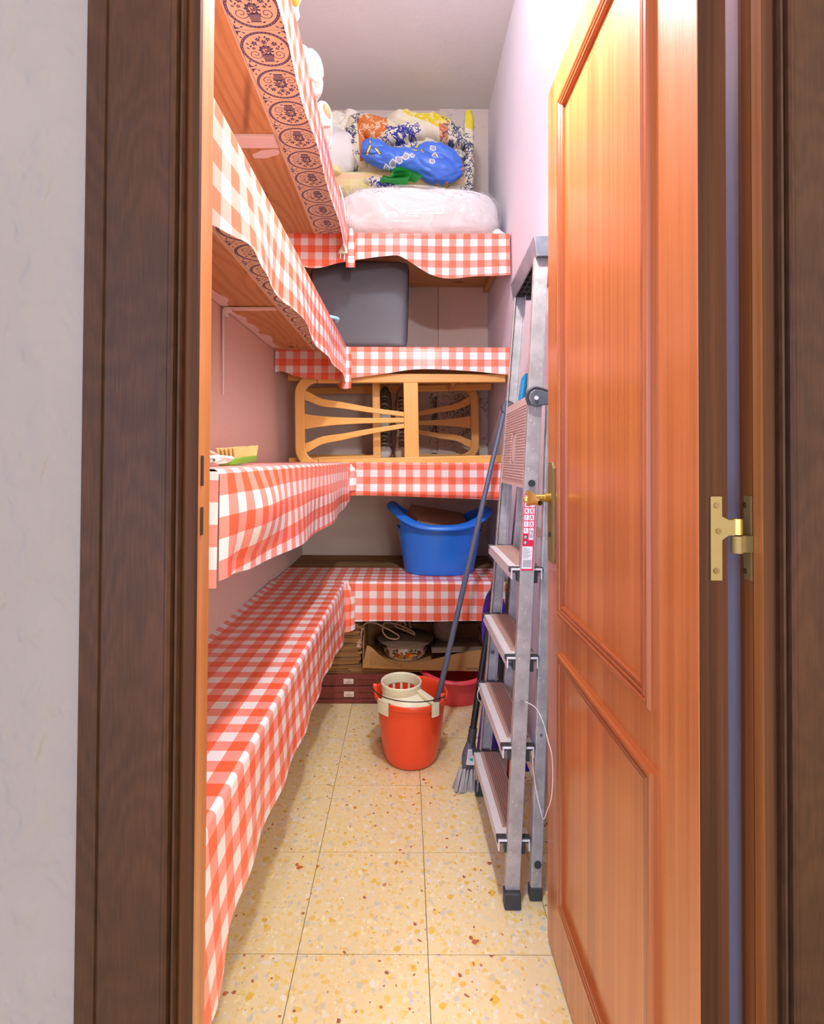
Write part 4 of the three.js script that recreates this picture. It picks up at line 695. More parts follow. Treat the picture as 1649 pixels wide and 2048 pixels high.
// power cord with plug over the shelf corner
{
  const t = thing('power_cord', 'cream power cord with a two pin plug dangling over the corner of the top shelf', 'cord', [-0.262, 2.255, 2.335]);
  const q = (x, y, d) => new THREE.Vector3(x + 0.262, y - 2.255, -(d - 2.335));
  add('cable', tube([q(-0.33, 2.42, 2.36), q(-0.318, 2.43, 2.33), q(-0.302, 2.38, 2.318), q(-0.2865, 2.30, 2.316), q(-0.284, 2.22, 2.316), q(-0.2875, 2.168, 2.318)], 0.0036, 60, 8), M.whiteCord, t);
  add('plug', grid(18, 12, (u, v) => { const a = u * 6.2832, w = lerp(0.0055, 0.0215, smooth(0.05, 0.95, v)), d = lerp(0.0055, 0.008, v); return q(-0.2885 - 0.008 * v + Math.cos(a) * w, 2.17 - v * 0.062, 2.318 + Math.sin(a) * d); }, null, true), P(0xe9e6cc, 0.45), t);
  add('pin', rod(q(-0.3065, 2.11, 2.318), q(-0.3085, 2.087, 2.318), 0.0024, 10), M.white, t); add('pin', rod(q(-0.287, 2.105, 2.318), q(-0.2895, 2.080, 2.318), 0.0024, 10), M.white, t);
  const s = thing('cord_switch', 'grey cord ending in a slim connector against the plastic wrapped quilt', 'cord', [-0.275, 2.37, 2.385]);
  const z = (x, y, d) => new THREE.Vector3(x + 0.275, y - 2.37, -(d - 2.385));
  add('cable', tube([z(-0.322, 2.437, 2.375), z(-0.30, 2.435, 2.36), z(-0.278, 2.40, 2.352), z(-0.272, 2.37, 2.35), z(-0.276, 2.345, 2.35)], 0.0024, 40, 8), P(0xb8b4a4, 0.6), s);
  add('connector', rod(z(-0.276, 2.348, 2.35), z(-0.284, 2.295, 2.352), 0.0075, 14, 0.0045), P(0xdcd8cc, 0.5), s);
}
// ---------------------------------------------------------------- under the lowest back shelf
{
  const maroon = mat({ map: pixelTex(256, 128, 0.4, 0.1, (u, v) => { const n = fbm(u * 12, v * 6, 12, 6, 3, 301); return mix3([112, 48, 40], [142, 72, 62], n); }), roughness: 0.7 });
  const lab = (txt, s) => mat({ map: canvasTex(128, 64, 1, 1, (c) => { c.fillStyle = '#e2d2c4'; c.fillRect(0, 0, 128, 64); c.fillStyle = c.strokeStyle = '#5a2f22'; c.font = 'bold 32px sans-serif'; c.textAlign = 'center'; c.fillText(txt, 66, 31); c.fillRect(14, 36, 100, 4); c.font = '13px serif'; c.fillStyle = '#7a5a48'; c.fillRect(18, 46, 92, 3); c.fillRect(30, 53, 66, 3); }), roughness: 0.8 });
  const stack = (label, y0, y1, dx, dd, txt) => {
    const t = thing('storage_box', label, 'box', [-0.245 + dx, y0, 2.58 + dd], 'maroon boxes under the back shelf'), h = y1 - y0;
    add('tray', uvBox(new RoundedBoxGeometry(0.455, h * 0.62, 0.345, 2, 0.002).translate(0, h * 0.31, 0), 'x'), maroon, t);
    add('lid', uvBox(new RoundedBoxGeometry(0.462, h * 0.46, 0.352, 2, 0.002).translate(0, h * 0.77, 0), 'x'), maroon, t);
    if (txt) add('label', grid(1, 1, (u, v) => new THREE.Vector3(-0.043 + 0.047 * u, h * 0.2 + (h * 0.44) * v, 0.1772)), lab(txt, 1), t);
  };
  stack('maroon cardboard box at the bottom of the stack, flat on the floor', 0.0, 0.0205, 0.002, -0.003);
  stack('maroon cardboard box with a small white label, middle of the stack', 0.0215, 0.0795, 0, 0, '>');
  stack('maroon cardboard box with a label showing a 2, top of the stack', 0.0815, 0.136, -0.003, 0.004, '2');
  // flattened cartons piled above them
  let y = 0.1365; seed = 811;
  
  let k = 0, no = 0; const ORD = ['lowest long', 'lowest left', 'lowest right', 'second left', 'second right', 'eighth', 'ninth', ...'tenth eleventh twelfth thirteenth fourteenth fifteenth sixteenth seventeenth eighteenth nineteenth twentieth twenty-first twenty-second twenty-third twenty-fourth twenty-fifth twenty-sixth'.split(' ')];
  const sheet = (w, x, h, at, rot, tilt) => {
    const t = thing('cardboard_sheet', ORD[no++] + ' flattened brown carton from the bottom of the pile under the back shelf', 'cardboard', [x, y + h / 2, 2.585 + rr(-0.008, 0.006)], 'flattened cartons piled under the back shelf');
    const g = [span(-w / 2, w / 2, -h / 2, -h / 2 + 0.0012, -0.16, 0.16, 0, 'x'), span(-w / 2, w / 2, h / 2 - 0.0012, h / 2, -0.16, 0.16, 0, 'x'), span(-w / 2 + 0.001, w / 2 - 0.001, -h / 2 + 0.001, h / 2 - 0.001, -0.158, 0.158, 0, 'x')];
    add('sheet', merge(g), k++ % 3 ? M.card : M.cardDark, t); t.rotation.set(0, rot, tilt); y += h + 0.0012;
  };
  sheet(0.455, -0.245, 0.007, 0, 0, 0); sheet(0.30, -0.415, 0.006, 0, 0, 0); y -= 0.0072; sheet(0.345, -0.088, 0.006, 0, 0, 0); sheet(0.29, -0.425, 0.0065, 0, 0, 0); y -= 0.0077; sheet(0.36, -0.092, 0.0065, 0, 0, 0);
  sheet(0.20, -0.30, 0.006, 0, 0.02, 0); sheet(0.175, -0.29, 0.006, 0, -0.02, 0.01);
  for (let i = 0; i < 17; i++) sheet(0.27 + rr(-0.015, 0.012), -0.345 + rr(-0.008, 0.006), rr(0.007, 0.0125), 0, rr(-0.025, 0.025), 0.035 - i * 0.001 + rr(-0.004, 0.004));
}
{
  // open carton with the pot in it
  const t = thing('open_carton', 'open cardboard carton with a sagging torn front wall, holding the pot', 'box', [0.0, 0, 2.40]);
  const printTex = canvasTex(1024, 256, 1, 1, (c, W, H) => {
    c.fillStyle = '#b78954'; c.fillRect(0, 0, W, H); seed = 821; for (let i = 0; i < 900; i++) { c.fillStyle = rnd() > 0.5 ? 'rgba(90,55,20,0.06)' : 'rgba(255,220,170,0.06)'; c.fillRect(rnd() * W, rnd() * H, rr(2, 20), 1.5); }
    c.fillStyle = '#7c5a2c'; for (let r = 0; r < 9; r++) { let x = 44 + r * 1.5; while (x < 330 - Math.abs(r - 6) * 8) { const w = rr(8, 30); c.fillRect(x, 66 + r * 18 + x * 0.02, w, 6); x += w + 7; } }
    c.fillStyle = '#2a1510'; c.font = 'bold 26px sans-serif'; c.fillText('casacad lleza', 848, 238);
  });
  const pm = mat({ map: printTex, roughness: 0.9 });
  const top = curve([[-0.2019, 0.276], [-0.178, 0.270], [-0.12, 0.232], [-0.07, 0.205], [-0.02, 0.196], [0.05, 0.200], [0.12, 0.216], [0.25, 0.245], [0.39, 0.262]]), bot = (x) => lerp(0.1712, 0.157, (x + 0.2) / 0.59);
  const wallF = (o) => grid(60, 10, (u, v) => { const x = lerp(-0.2015, 0.389, u); return new THREE.Vector3(x + 0.02 * v * (x < -0.1 ? (0.1 + x) / -0.1 : 0), lerp(bot(x), top(x), v), o + 0.030 * Math.sin(Math.PI * u) * (0.35 + 0.65 * v) * 0.6); }, (u, v) => [u, clamp(v * (top(lerp(-0.2015, 0.389, u)) - bot(0)) / 0.108)]);
  add('front_wall', merge([wallF(0), wallF(-0.004)]), pm, t);
  const side = new THREE.Shape([[0, 0.171], [0.30, 0.171], [0.30, 0.36], [0.16, 0.365], [0.075, 0.345], [0.004, 0.272]].map((p) => new THREE.Vector2(p[0], p[1])));
  add('side_wall', uvBox(flat(new THREE.ExtrudeGeometry(side, { depth: 0.004, bevelEnabled: false })).rotateY(Math.PI / 2).translate(-0.2005, 0, 0), 'y'), M.card, t);
  add('side_wall', uvBox(new THREE.BoxGeometry(0.004, 0.10, 0.30).translate(0.389, 0.215, -0.15), 'y'), M.card, t);
  add('bottom', uvBox(new THREE.BoxGeometry(0.586, 0.004, 0.30).rotateZ(-0.024).translate(0.094, 0.1668, -0.152), 'x'), M.card, t);
  add('back_wall', uvBox(new THREE.BoxGeometry(0.588, 0.12, 0.004).translate(0.094, 0.225, -0.302), 'x'), M.cardDark, t);
  add('flap', uvBox(new THREE.BoxGeometry(0.25, 0.004, 0.24).rotateX(-0.10).rotateZ(0.03).translate(0.255, 0.225, -0.15), 'x'), mat({ map: cardTex(0x8c7560, 0xa08872, 331), roughness: 0.9 }), t);
  // enamel pot
  const fruit = canvasTex(1024, 160, 1, 1, (c, W, H) => {
    c.fillStyle = '#ead9c6'; c.fillRect(0, 0, W, H); seed = 831;
    for (let g = 0; g < 4; g++) { const x0 = g * 256 + 20;
      for (let i = 0; i < 26; i++) { c.fillStyle = ['#4a5a22', '#66702c', '#39451c'][i % 3]; c.save(); c.translate(x0 + rr(0, 216), rr(36, 120)); c.rotate(rr(0, 6)); c.beginPath(); c.ellipse(0, 0, 20, 7, 0, 0, 7); c.fill(); c.restore(); }
      for (const [x, y, r, col] of [[40, 92, 25, '#c03a1c'], [64, 108, 20, '#b8872c'], [120, 88, 32, '#d4551e'], [146, 104, 26, '#d8a83a'], [200, 84, 22, '#a93020']]) { c.fillStyle = col; c.beginPath(); c.arc(x0 + x, y, r, 0, 7); c.fill(); }
      for (let i = 0; i < 14; i++) { c.fillStyle = i % 2 ? '#3c3a78' : '#54509a'; c.beginPath(); c.arc(x0 + 172 + rr(-22, 26), 120 + rr(-14, 16), 7, 0, 7); c.fill(); } }
  });
  const p = thing('enamel_pot', 'pale enamel pot with painted fruit, dusty lid and black handles', 'pot', [0.001, 0.171, 2.565]);
  const prof = curve([[0, 0.088], [0.012, 0.100], [0.03, 0.110], [0.05, 0.112], [0.068, 0.107], [0.078, 0.110], [0.085, 0.116]]);
  add('body', grid(72, 24, (u, v) => { const a = u * 6.2832, y = v * 0.085; return new THREE.Vector3(Math.sin(a) * prof(y), y, Math.cos(a) * prof(y)); }, (u, v) => [u * 1.0 + 0.36, clamp((v - 0.05) / 0.85)], true), mat({ map: fruit, roughness: 0.3, clearcoat: 0.6, clearcoatRoughness: 0.15 }), p);
  add('base', rod(new THREE.Vector3(0, 0, 0), new THREE.Vector3(0, 0.002, 0), 0.088, 40), M.white, p);
  const lid = add('lid', lathe([[0, 0.106], [0.05, 0.1045], [0.10, 0.099], [0.132, 0.0915], [0.1405, 0.088], [0.142, 0.0855], [0.139, 0.083], [0.11, 0.084], [0, 0.086]], 72), mat({ map: cardTex(0x6d5a46, 0x7d6a55, 335), roughness: 0.6 }), p);
  add('knob', lathe([[0, 0.104], [0.008, 0.106], [0.007, 0.114], [0.016, 0.119], [0.016, 0.126], [0, 0.129]], 24), M.black, lid);
  for (const s of [-1, 1]) add('handle', tube([new THREE.Vector3(s * 0.100, 0.066, 0.035), new THREE.Vector3(s * 0.135, 0.068, 0.032), new THREE.Vector3(s * 0.148, 0.068, 0), new THREE.Vector3(s * 0.135, 0.068, -0.032), new THREE.Vector3(s * 0.100, 0.066, -0.035)], 0.0095, 32, 12), M.black, p);
  const cd = thing('extension_cord', 'beige extension cord coiled on the pot lid, its plug hanging left', 'cord', [0, 0.285, 2.50]);
  const q = (x, yy, d) => new THREE.Vector3(x, yy - 0.285 , -(d - 2.50));
  add('cable', tube([[-0.207, 0.335, 2.455], [-0.203, 0.349, 2.47], [-0.183, 0.358, 2.48], [-0.143, 0.352, 2.49], [-0.105, 0.330, 2.50], [-0.069, 0.312, 2.50], [-0.03, 0.288, 2.49], [-0.04, 0.281, 2.475], [-0.086, 0.287, 2.48], [-0.110, 0.310, 2.50], [-0.105, 0.338, 2.53], [-0.065, 0.330, 2.56], [-0.014, 0.318, 2.55], [0.042, 0.302, 2.51], [0.048, 0.294, 2.50], [0.011, 0.300, 2.53], [-0.051, 0.318, 2.56], [-0.027, 0.335, 2.58], [0.003, 0.325, 2.56], [-0.012, 0.303, 2.54], [0.02, 0.298, 2.56], [-0.03, 0.312, 2.60], [0.01, 0.340, 2.59], [0.03, 0.310, 2.55]].map((a) => q(...a)), 0.0042, 260, 8), M.dustyCord, cd);
  add('plug', merge([rod(q(-0.2225, 0.258, 2.43), q(-0.2195, 0.283, 2.435), 0.0165, 16, 0.0150), rod(q(-0.2195, 0.283, 2.435), q(-0.214, 0.312, 2.445), 0.0095, 14, 0.0085), rod(q(-0.214, 0.312, 2.445), q(-0.207, 0.336, 2.455), 0.0065, 12, 0.0055), rod(q(-0.214, 0.336, 2.45), q(-0.199, 0.340, 2.45), 0.007, 12)]), M.dustyCord, cd);
  // the clutter behind the pot
  const b = thing('carton', 'closed brown carton standing behind the torn carton on the right', 'box', [0.335, 0, 2.86]);
  add('body', uvBox(new RoundedBoxGeometry(0.31, 0.40, 0.24, 2, 0.003).translate(0, 0.20, 0), 'y'), M.cardDark, b); add('tape', span(-0.03, 0.03, 0.3995, 0.4012, -0.121, 0.121, 0), P(0xb09a70, 0.4), b);
  const g = thing('plastic_bag', 'crumpled greyish see-through plastic bag beside the pot', 'bag', [0.205, 0.292, 2.625]);
  add('bag', lump(0.05, 0.065, 0.05, 0.75, 0.024, 22, 337, true, 50, 36), mat({ color: 0xb8aaa0, roughness: 0.35, transmission: 0.35, thickness: 0 }), g);
  const gb = thing('green_bottle', 'dark green bottle lying behind the pot', 'bottle', [0.115, 0.325, 2.75]);
  add('body', lathe([[0, 0], [0.032, 0.002], [0.036, 0.01], [0.036, 0.13], [0.026, 0.16], [0.013, 0.18], [0.012, 0.22], [0, 0.222]], 32).rotateZ(Math.PI / 2 + 0.15).translate(0.10, 0, 0), P(0x1f3a2a, 0.25), gb);
  const pl = thing('wood_lath', 'short brown wooden lath lying across the back of the pot', 'lath', [0.095, 0.288, 2.735]);
  add('bar', uvBox(new RoundedBoxGeometry(0.20, 0.03, 0.022, 2, 0.003), 'x'), mat({ map: sapeleDark, roughness: 0.8 }), pl); pl.rotation.set(0, 0, -0.38);
}
// pinkish red basin
{
  const t = thing('basin', 'round pinkish red plastic basin with a wavy rim, half under the carton', 'basin', [0.245, 0.0005, 2.515]);
  const top = (a) => 0.142 + 0.009 * Math.cos(2 * a), R = (v, a) => lerp(0.135, 0.172, Math.pow(v, 0.8));
  const wl = (o) => grid(90, 20, (u, v) => { const a = u * 6.2832; const r = R(v, a) - o; return new THREE.Vector3(Math.cos(a) * r, Math.max(o, v * top(a)), Math.sin(a) * r); }, null, true);
  add('wall', merge([wl(0), wl(0.003), rod(new THREE.Vector3(0, 0.0005, 0), new THREE.Vector3(0, 0.004, 0), 0.136, 60)]), M.pinkRed, t);
  add('rim', grid(110, 10, (u, v) => { const a = u * 6.2832, q = v * 3.6 - 0.6; return new THREE.Vector3(Math.cos(a) * (0.180 - 0.010 * Math.cos(q)), top(a) - 0.012 * v * v + 0.005 * Math.sin(q), Math.sin(a) * (0.180 - 0.010 * Math.cos(q))); }, null, true), M.pinkRed, t);
}
// ---------------------------------------------------------------- mop bucket, mop
{
  const t = thing('mop_bucket', 'orange red mop bucket with a cream wringer on the terrazzo floor', 'bucket', [0.0245, 0, 1.983]);
  const prof = [[0, 0.004], [0.088, 0.003], [0.0955, 0.006], [0.1035, 0.022], [0.1105, 0.05], [0.1225, 0.13], [0.1295, 0.20], [0.1315, 0.226], [0.1335, 0.232], [0.1405, 0.2365], [0.1445, 0.242], [0.1450, 0.250], [0.1425, 0.2555], [0.138, 0.2565], [0.1345, 0.2535], [0.1275, 0.228], [0.119, 0.13], [0.107, 0.05], [0.095, 0.014], [0, 0.012]];
  add('wall', lathe(prof, 96), M.red, t);
  const c = Math.cos, s = Math.sin, rv = (a, r, y) => new THREE.Vector3(s(a) * r, y, c(a) * r);        // a = 0 faces the camera
  for (const a of [-1.62, 1.02]) add('ear', merge([rod(rv(a, 0.139, 0.245), rv(a, 0.139, 0.272), 0.0085, 16), rod(rv(a, 0.134, 0.270), rv(a, 0.148, 0.270), 0.009, 16)]), M.red, t);
  add('ear', rod(rv(-2.35, 0.142, 0.25), rv(-2.35, 0.142, 0.272), 0.0075, 14), M.red, t);
  add('wire_handle', tube([[-1.62, 0.150, 0.268], [-1.45, 0.153, 0.281], [-1.15, 0.153, 0.283], [-0.8, 0.157, 0.286], [-0.42, 0.158, 0.287], [-0.08, 0.160, 0.288], [0.28, 0.160, 0.286], [0.62, 0.157, 0.282], [0.90, 0.150, 0.274], [1.02, 0.147, 0.270]].map((q) => rv(...q)), 0.0021, 90, 8), M.wire, t);
  // wringer: ring, basket with slots, skirt and two clips over the rim
  const w = new THREE.Group(); w.name = 'wringer'; t.add(w); w.position.set(-0.0385, 0, 0.028);
  add('ring', lathe([[0.0735, 0.268], [0.0755, 0.272], [0.0785, 0.300], [0.0785, 0.3055], [0.076, 0.308], [0.073, 0.3065], [0.0715, 0.300], [0.0695, 0.272], [0.0690, 0.268], [0.0735, 0.268]], 64), M.cream, w);
  const bars = []; for (let i = 0; i < 14; i++) { const a = i / 14 * 6.2832; bars.push(beam(rv(a, 0.0712, 0.270), rv(a, 0.058, 0.172), 0.0095, 0.004, new THREE.Vector3(c(a), 0, -s(a)), 0.001)); }
  add('basket', merge([...bars, lathe([[0.0645, 0.226], [0.0675, 0.226], [0.0675, 0.234], [0.0645, 0.234], [0.0645, 0.226]], 48), lathe([[0.056, 0.180], [0.061, 0.180], [0.060, 0.172], [0.0, 0.172]], 48)]), M.cream, w);
  const sk = (o) => grid(40, 8, (u, v) => { const a = lerp(-1.02, 0.86, u), p = rv(a, 0.134 - o, 0.2485 - o), q = rv(a * 1.25, 0.0735, 0.278); q.x -= 0.0385; q.z += 0.028; return new THREE.Vector3().lerpVectors(q, p, v).add(new THREE.Vector3(0.0385, -0.014 * Math.sin(Math.PI * v) * 0.5, -0.028)); });
  add('skirt', merge([sk(0), sk(0.003)]), M.cream, w);
  add('arm', merge([beam(new THREE.Vector3(0.055, 0.292, 0.030), new THREE.Vector3(0.118, 0.262, 0.062), 0.030, 0.004, new THREE.Vector3(0.3, 0, -1)), beam(new THREE.Vector3(0.062, 0.280, 0.045), new THREE.Vector3(0.122, 0.254, 0.078), 0.014, 0.005, new THREE.Vector3(0, 1, 0.2))]), M.cream, w);
  const clip = (a0, a1) => { const g = (rO) => grid(14, 10, (u, v) => { const a = lerp(a0, a1, u), q = v * 3.5 - 1.9, p = v > 0.62 ? rv(a, 0.1475 + rO, 0.249 - (v - 0.62) * 0.085) : rv(a, 0.1395 + (0.008 + rO) * s(q + 1.1), 0.250 + (0.0095 + rO) * c(q * 0.8 + 0.2)); return p.add(new THREE.Vector3(0.0385, 0, -0.028)); }); return merge([g(0.001), g(0.0045)]); };
  add('clip', clip(-0.98, -0.60), M.cream, w); add('clip', clip(0.52, 0.74), M.cream, w);
}
{
  const a = V(0.076, 0.02, 1.941), b = V(0.484, 1.512, 2.341), t = thing('mop', 'blue grey mop pole standing in the red bucket and leaning to the right', 'mop', [0.076, 0.02, 1.941]);
  const o = a.clone(), q = (p) => p.clone().sub(o), at = (k) => a.clone().lerp(b, k);
  add('pole', rod(q(at(0.03)), q(at(1)), 0.0112, 20), M.poleBlue, t); add('cap', rod(q(at(1)), q(at(1.004)), 0.0112, 20, 0.006), M.darkPlastic, t);
  add('head', lump(0.035, 0.03, 0.035, 0.8, 0.012, 30, 351, true, 40, 24).translate(-0.004, 0.03, 0), P(0xcfc8bc, 0.95), t);
}
// ---------------------------------------------------------------- broom and other tools behind the ladder
{
  const a = V(0.2375, 0.150, 1.815), b = V(0.477, 1.505, 2.012), t = thing('broom', 'black broom with a grey bristle head and blue grip, behind the stepladder', 'broom', [0.2375, 0, 1.815]);
  const o = V(0.2375, 0, 1.815), at = (k) => a.clone().lerp(b, k).sub(o);
  add('pole', rod(at(0), at(0.90), 0.0115, 20), M.black, t);
  add('grip', merge([rod(at(0.885), at(0.965), 0.0135, 24), grid(24, 6, (u, v) => { const an = u * 6.2832, dir = b.clone().sub(a).normalize(), x = new THREE.Vector3(1, 0, 0).addScaledVector(dir, -dir.x).normalize(), z = dir.clone().cross(x); return at(0.965).addScaledVector(dir, v * (0.030 + 0.016 * Math.sin(an + 2.6))).addScaledVector(x, Math.cos(an) * 0.0135).addScaledVector(z, Math.sin(an) * 0.0135); }, null, true)]), P(0x12a0d8, 0.4), t);
  add('grip_mouth', rod(at(0.966), at(0.972), 0.0118, 20), P(0x0a4a66, 0.6), t);
  // socket and head, tilted like the pole
  const h = new THREE.Group(); h.name = 'head'; t.add(h);
  const dir = b.clone().sub(a).normalize(); const up = dir, side = new THREE.Vector3(0.96, 0, -0.28); side.addScaledVector(up, -side.dot(up)).normalize(); const nz = side.clone().cross(up);
  const B = new THREE.Matrix4().makeBasis(side, up, nz);
  const put = (g) => g.applyMatrix4(B).translate(0, 0.147, 0);
  add('socket', put(rod(new THREE.Vector3(0, -0.01, 0), new THREE.Vector3(0, 0.052, 0), 0.0155, 20, 0.0145)), M.darkPlastic, h);
  add('block', put(grid(40, 20, (u, v) => { const an = u * 6.2832, y = lerp(0.016, -0.088, v), k = Math.sin(Math.PI * clamp(v * 0.94 + 0.03)) ** 0.25, w = lerp(0.021, 0.031, smooth(0, 0.6, v)) * k; return new THREE.Vector3(Math.cos(an) * w * 2.1, y, Math.sin(an) * 0.0165 * k); }, null, true).scale(0.42, 1, 1)), M.greyPlastic, h);
  const st = mat({ roughness: 0.5, map: canvasTex(64, 96, 1, 1, (c) => { c.fillStyle = '#e6e2e2'; c.fillRect(0, 0, 64, 96); c.fillStyle = '#b9aeb6'; for (let i = 0; i < 5; i++) c.fillRect(10, 10 + i * 8, i % 2 ? 34 : 44, 3); c.fillRect(10, 52, 10, 6); c.fillStyle = '#3fae94'; c.beginPath(); c.arc(36, 66, 14, Math.PI, 0); c.lineTo(46, 74); c.fill(); }) });
  add('label', put(grid(1, 1, (u, v) => new THREE.Vector3(-0.016 + 0.032 * u, -0.066 + 0.052 * v, 0.0168))), st, h);
  seed = 861; const br = []; for (let i = 0; i < 150; i++) { const x = rr(-0.026, 0.026), z = rr(-0.010, 0.010), k = Math.round((x + 0.026) / 0.013) * 0.013 - 0.026; br.push(rod(new THREE.Vector3(lerp(x, k, 0.75), -0.082, z), new THREE.Vector3(x * 1.45 - 0.006, -0.156 + rr(-0.004, 0.006), z * 2.2 + 0.006), 0.0021, 5, 0.0015)); }
  add('bristles', put(merge(br)), P(0xb9b4ae, 0.8), h).userData.kind = 'stuff';
  // the rest, leaning on the right wall
  const pd = thing('round_tray', 'round purple plastic tray standing on edge behind the stepladder', 'tray', [0.395, 0.455, 2.14]);
  add('dish', lathe([[0, 0], [0.125, 0], [0.132, 0.004], [0.142, 0.028], [0.150, 0.030], [0.150, 0.033], [0.140, 0.0325], [0.128, 0.006], [0, 0.004]], 64).rotateZ(Math.PI / 2).rotateY(0.10).rotateZ(-0.10), M.purple, pd);
  const dp = thing('dustpan', 'purple plastic dustpan on a tall dark pole with a yellow grip, against the wall', 'dustpan', [0.405, 0, 1.99]);
  add('pan', merge([grid(16, 12, (u, v) => new THREE.Vector3(lerp(-0.125, 0.06, u) * (1 - 0.25 * v), 0.004 + 0.16 * v, -0.06 * v + 0.02 * Math.sin(Math.PI * u)), null), grid(10, 10, (u, v) => new THREE.Vector3(-0.125 + 0.045 * v, 0.004 + 0.14 * v * (1 - 0.3 * u), u * 0.10 - 0.06 * v)), grid(10, 10, (u, v) => new THREE.Vector3(0.06 - 0.015 * v, 0.004 + 0.14 * v * (1 - 0.3 * u), u * 0.10 - 0.06 * v)), grid(10, 6, (u, v) => new THREE.Vector3(lerp(-0.125, 0.06, u), 0.004, v * 0.1))]), M.purple, dp);
  add('pole', rod(new THREE.Vector3(-0.03, 0.14, -0.055), new THREE.Vector3(0.07, 1.20, -0.06), 0.010, 14), M.darkPlastic, dp);
  add('grip', rod(new THREE.Vector3(0.07, 1.20, -0.06), new THREE.Vector3(0.083, 1.425, -0.06), 0.0125, 18), P(0xf0a818, 0.45), dp);
  const rd = thing('hand_brush', 'red plastic hand brush standing behind the stepladder steps', 'brush', [0.40, 0, 1.80]);
  add('body', new RoundedBoxGeometry(0.03, 0.20, 0.05, 3, 0.010).rotateZ(-0.12).translate(-0.012, 0.11, 0), P(0xd02a18, 0.4), rd); add('bristles', new RoundedBoxGeometry(0.036, 0.045, 0.07, 2, 0.006).translate(-0.03, 0.0235, 0), P(0x5a3a20, 0.9), rd);
}
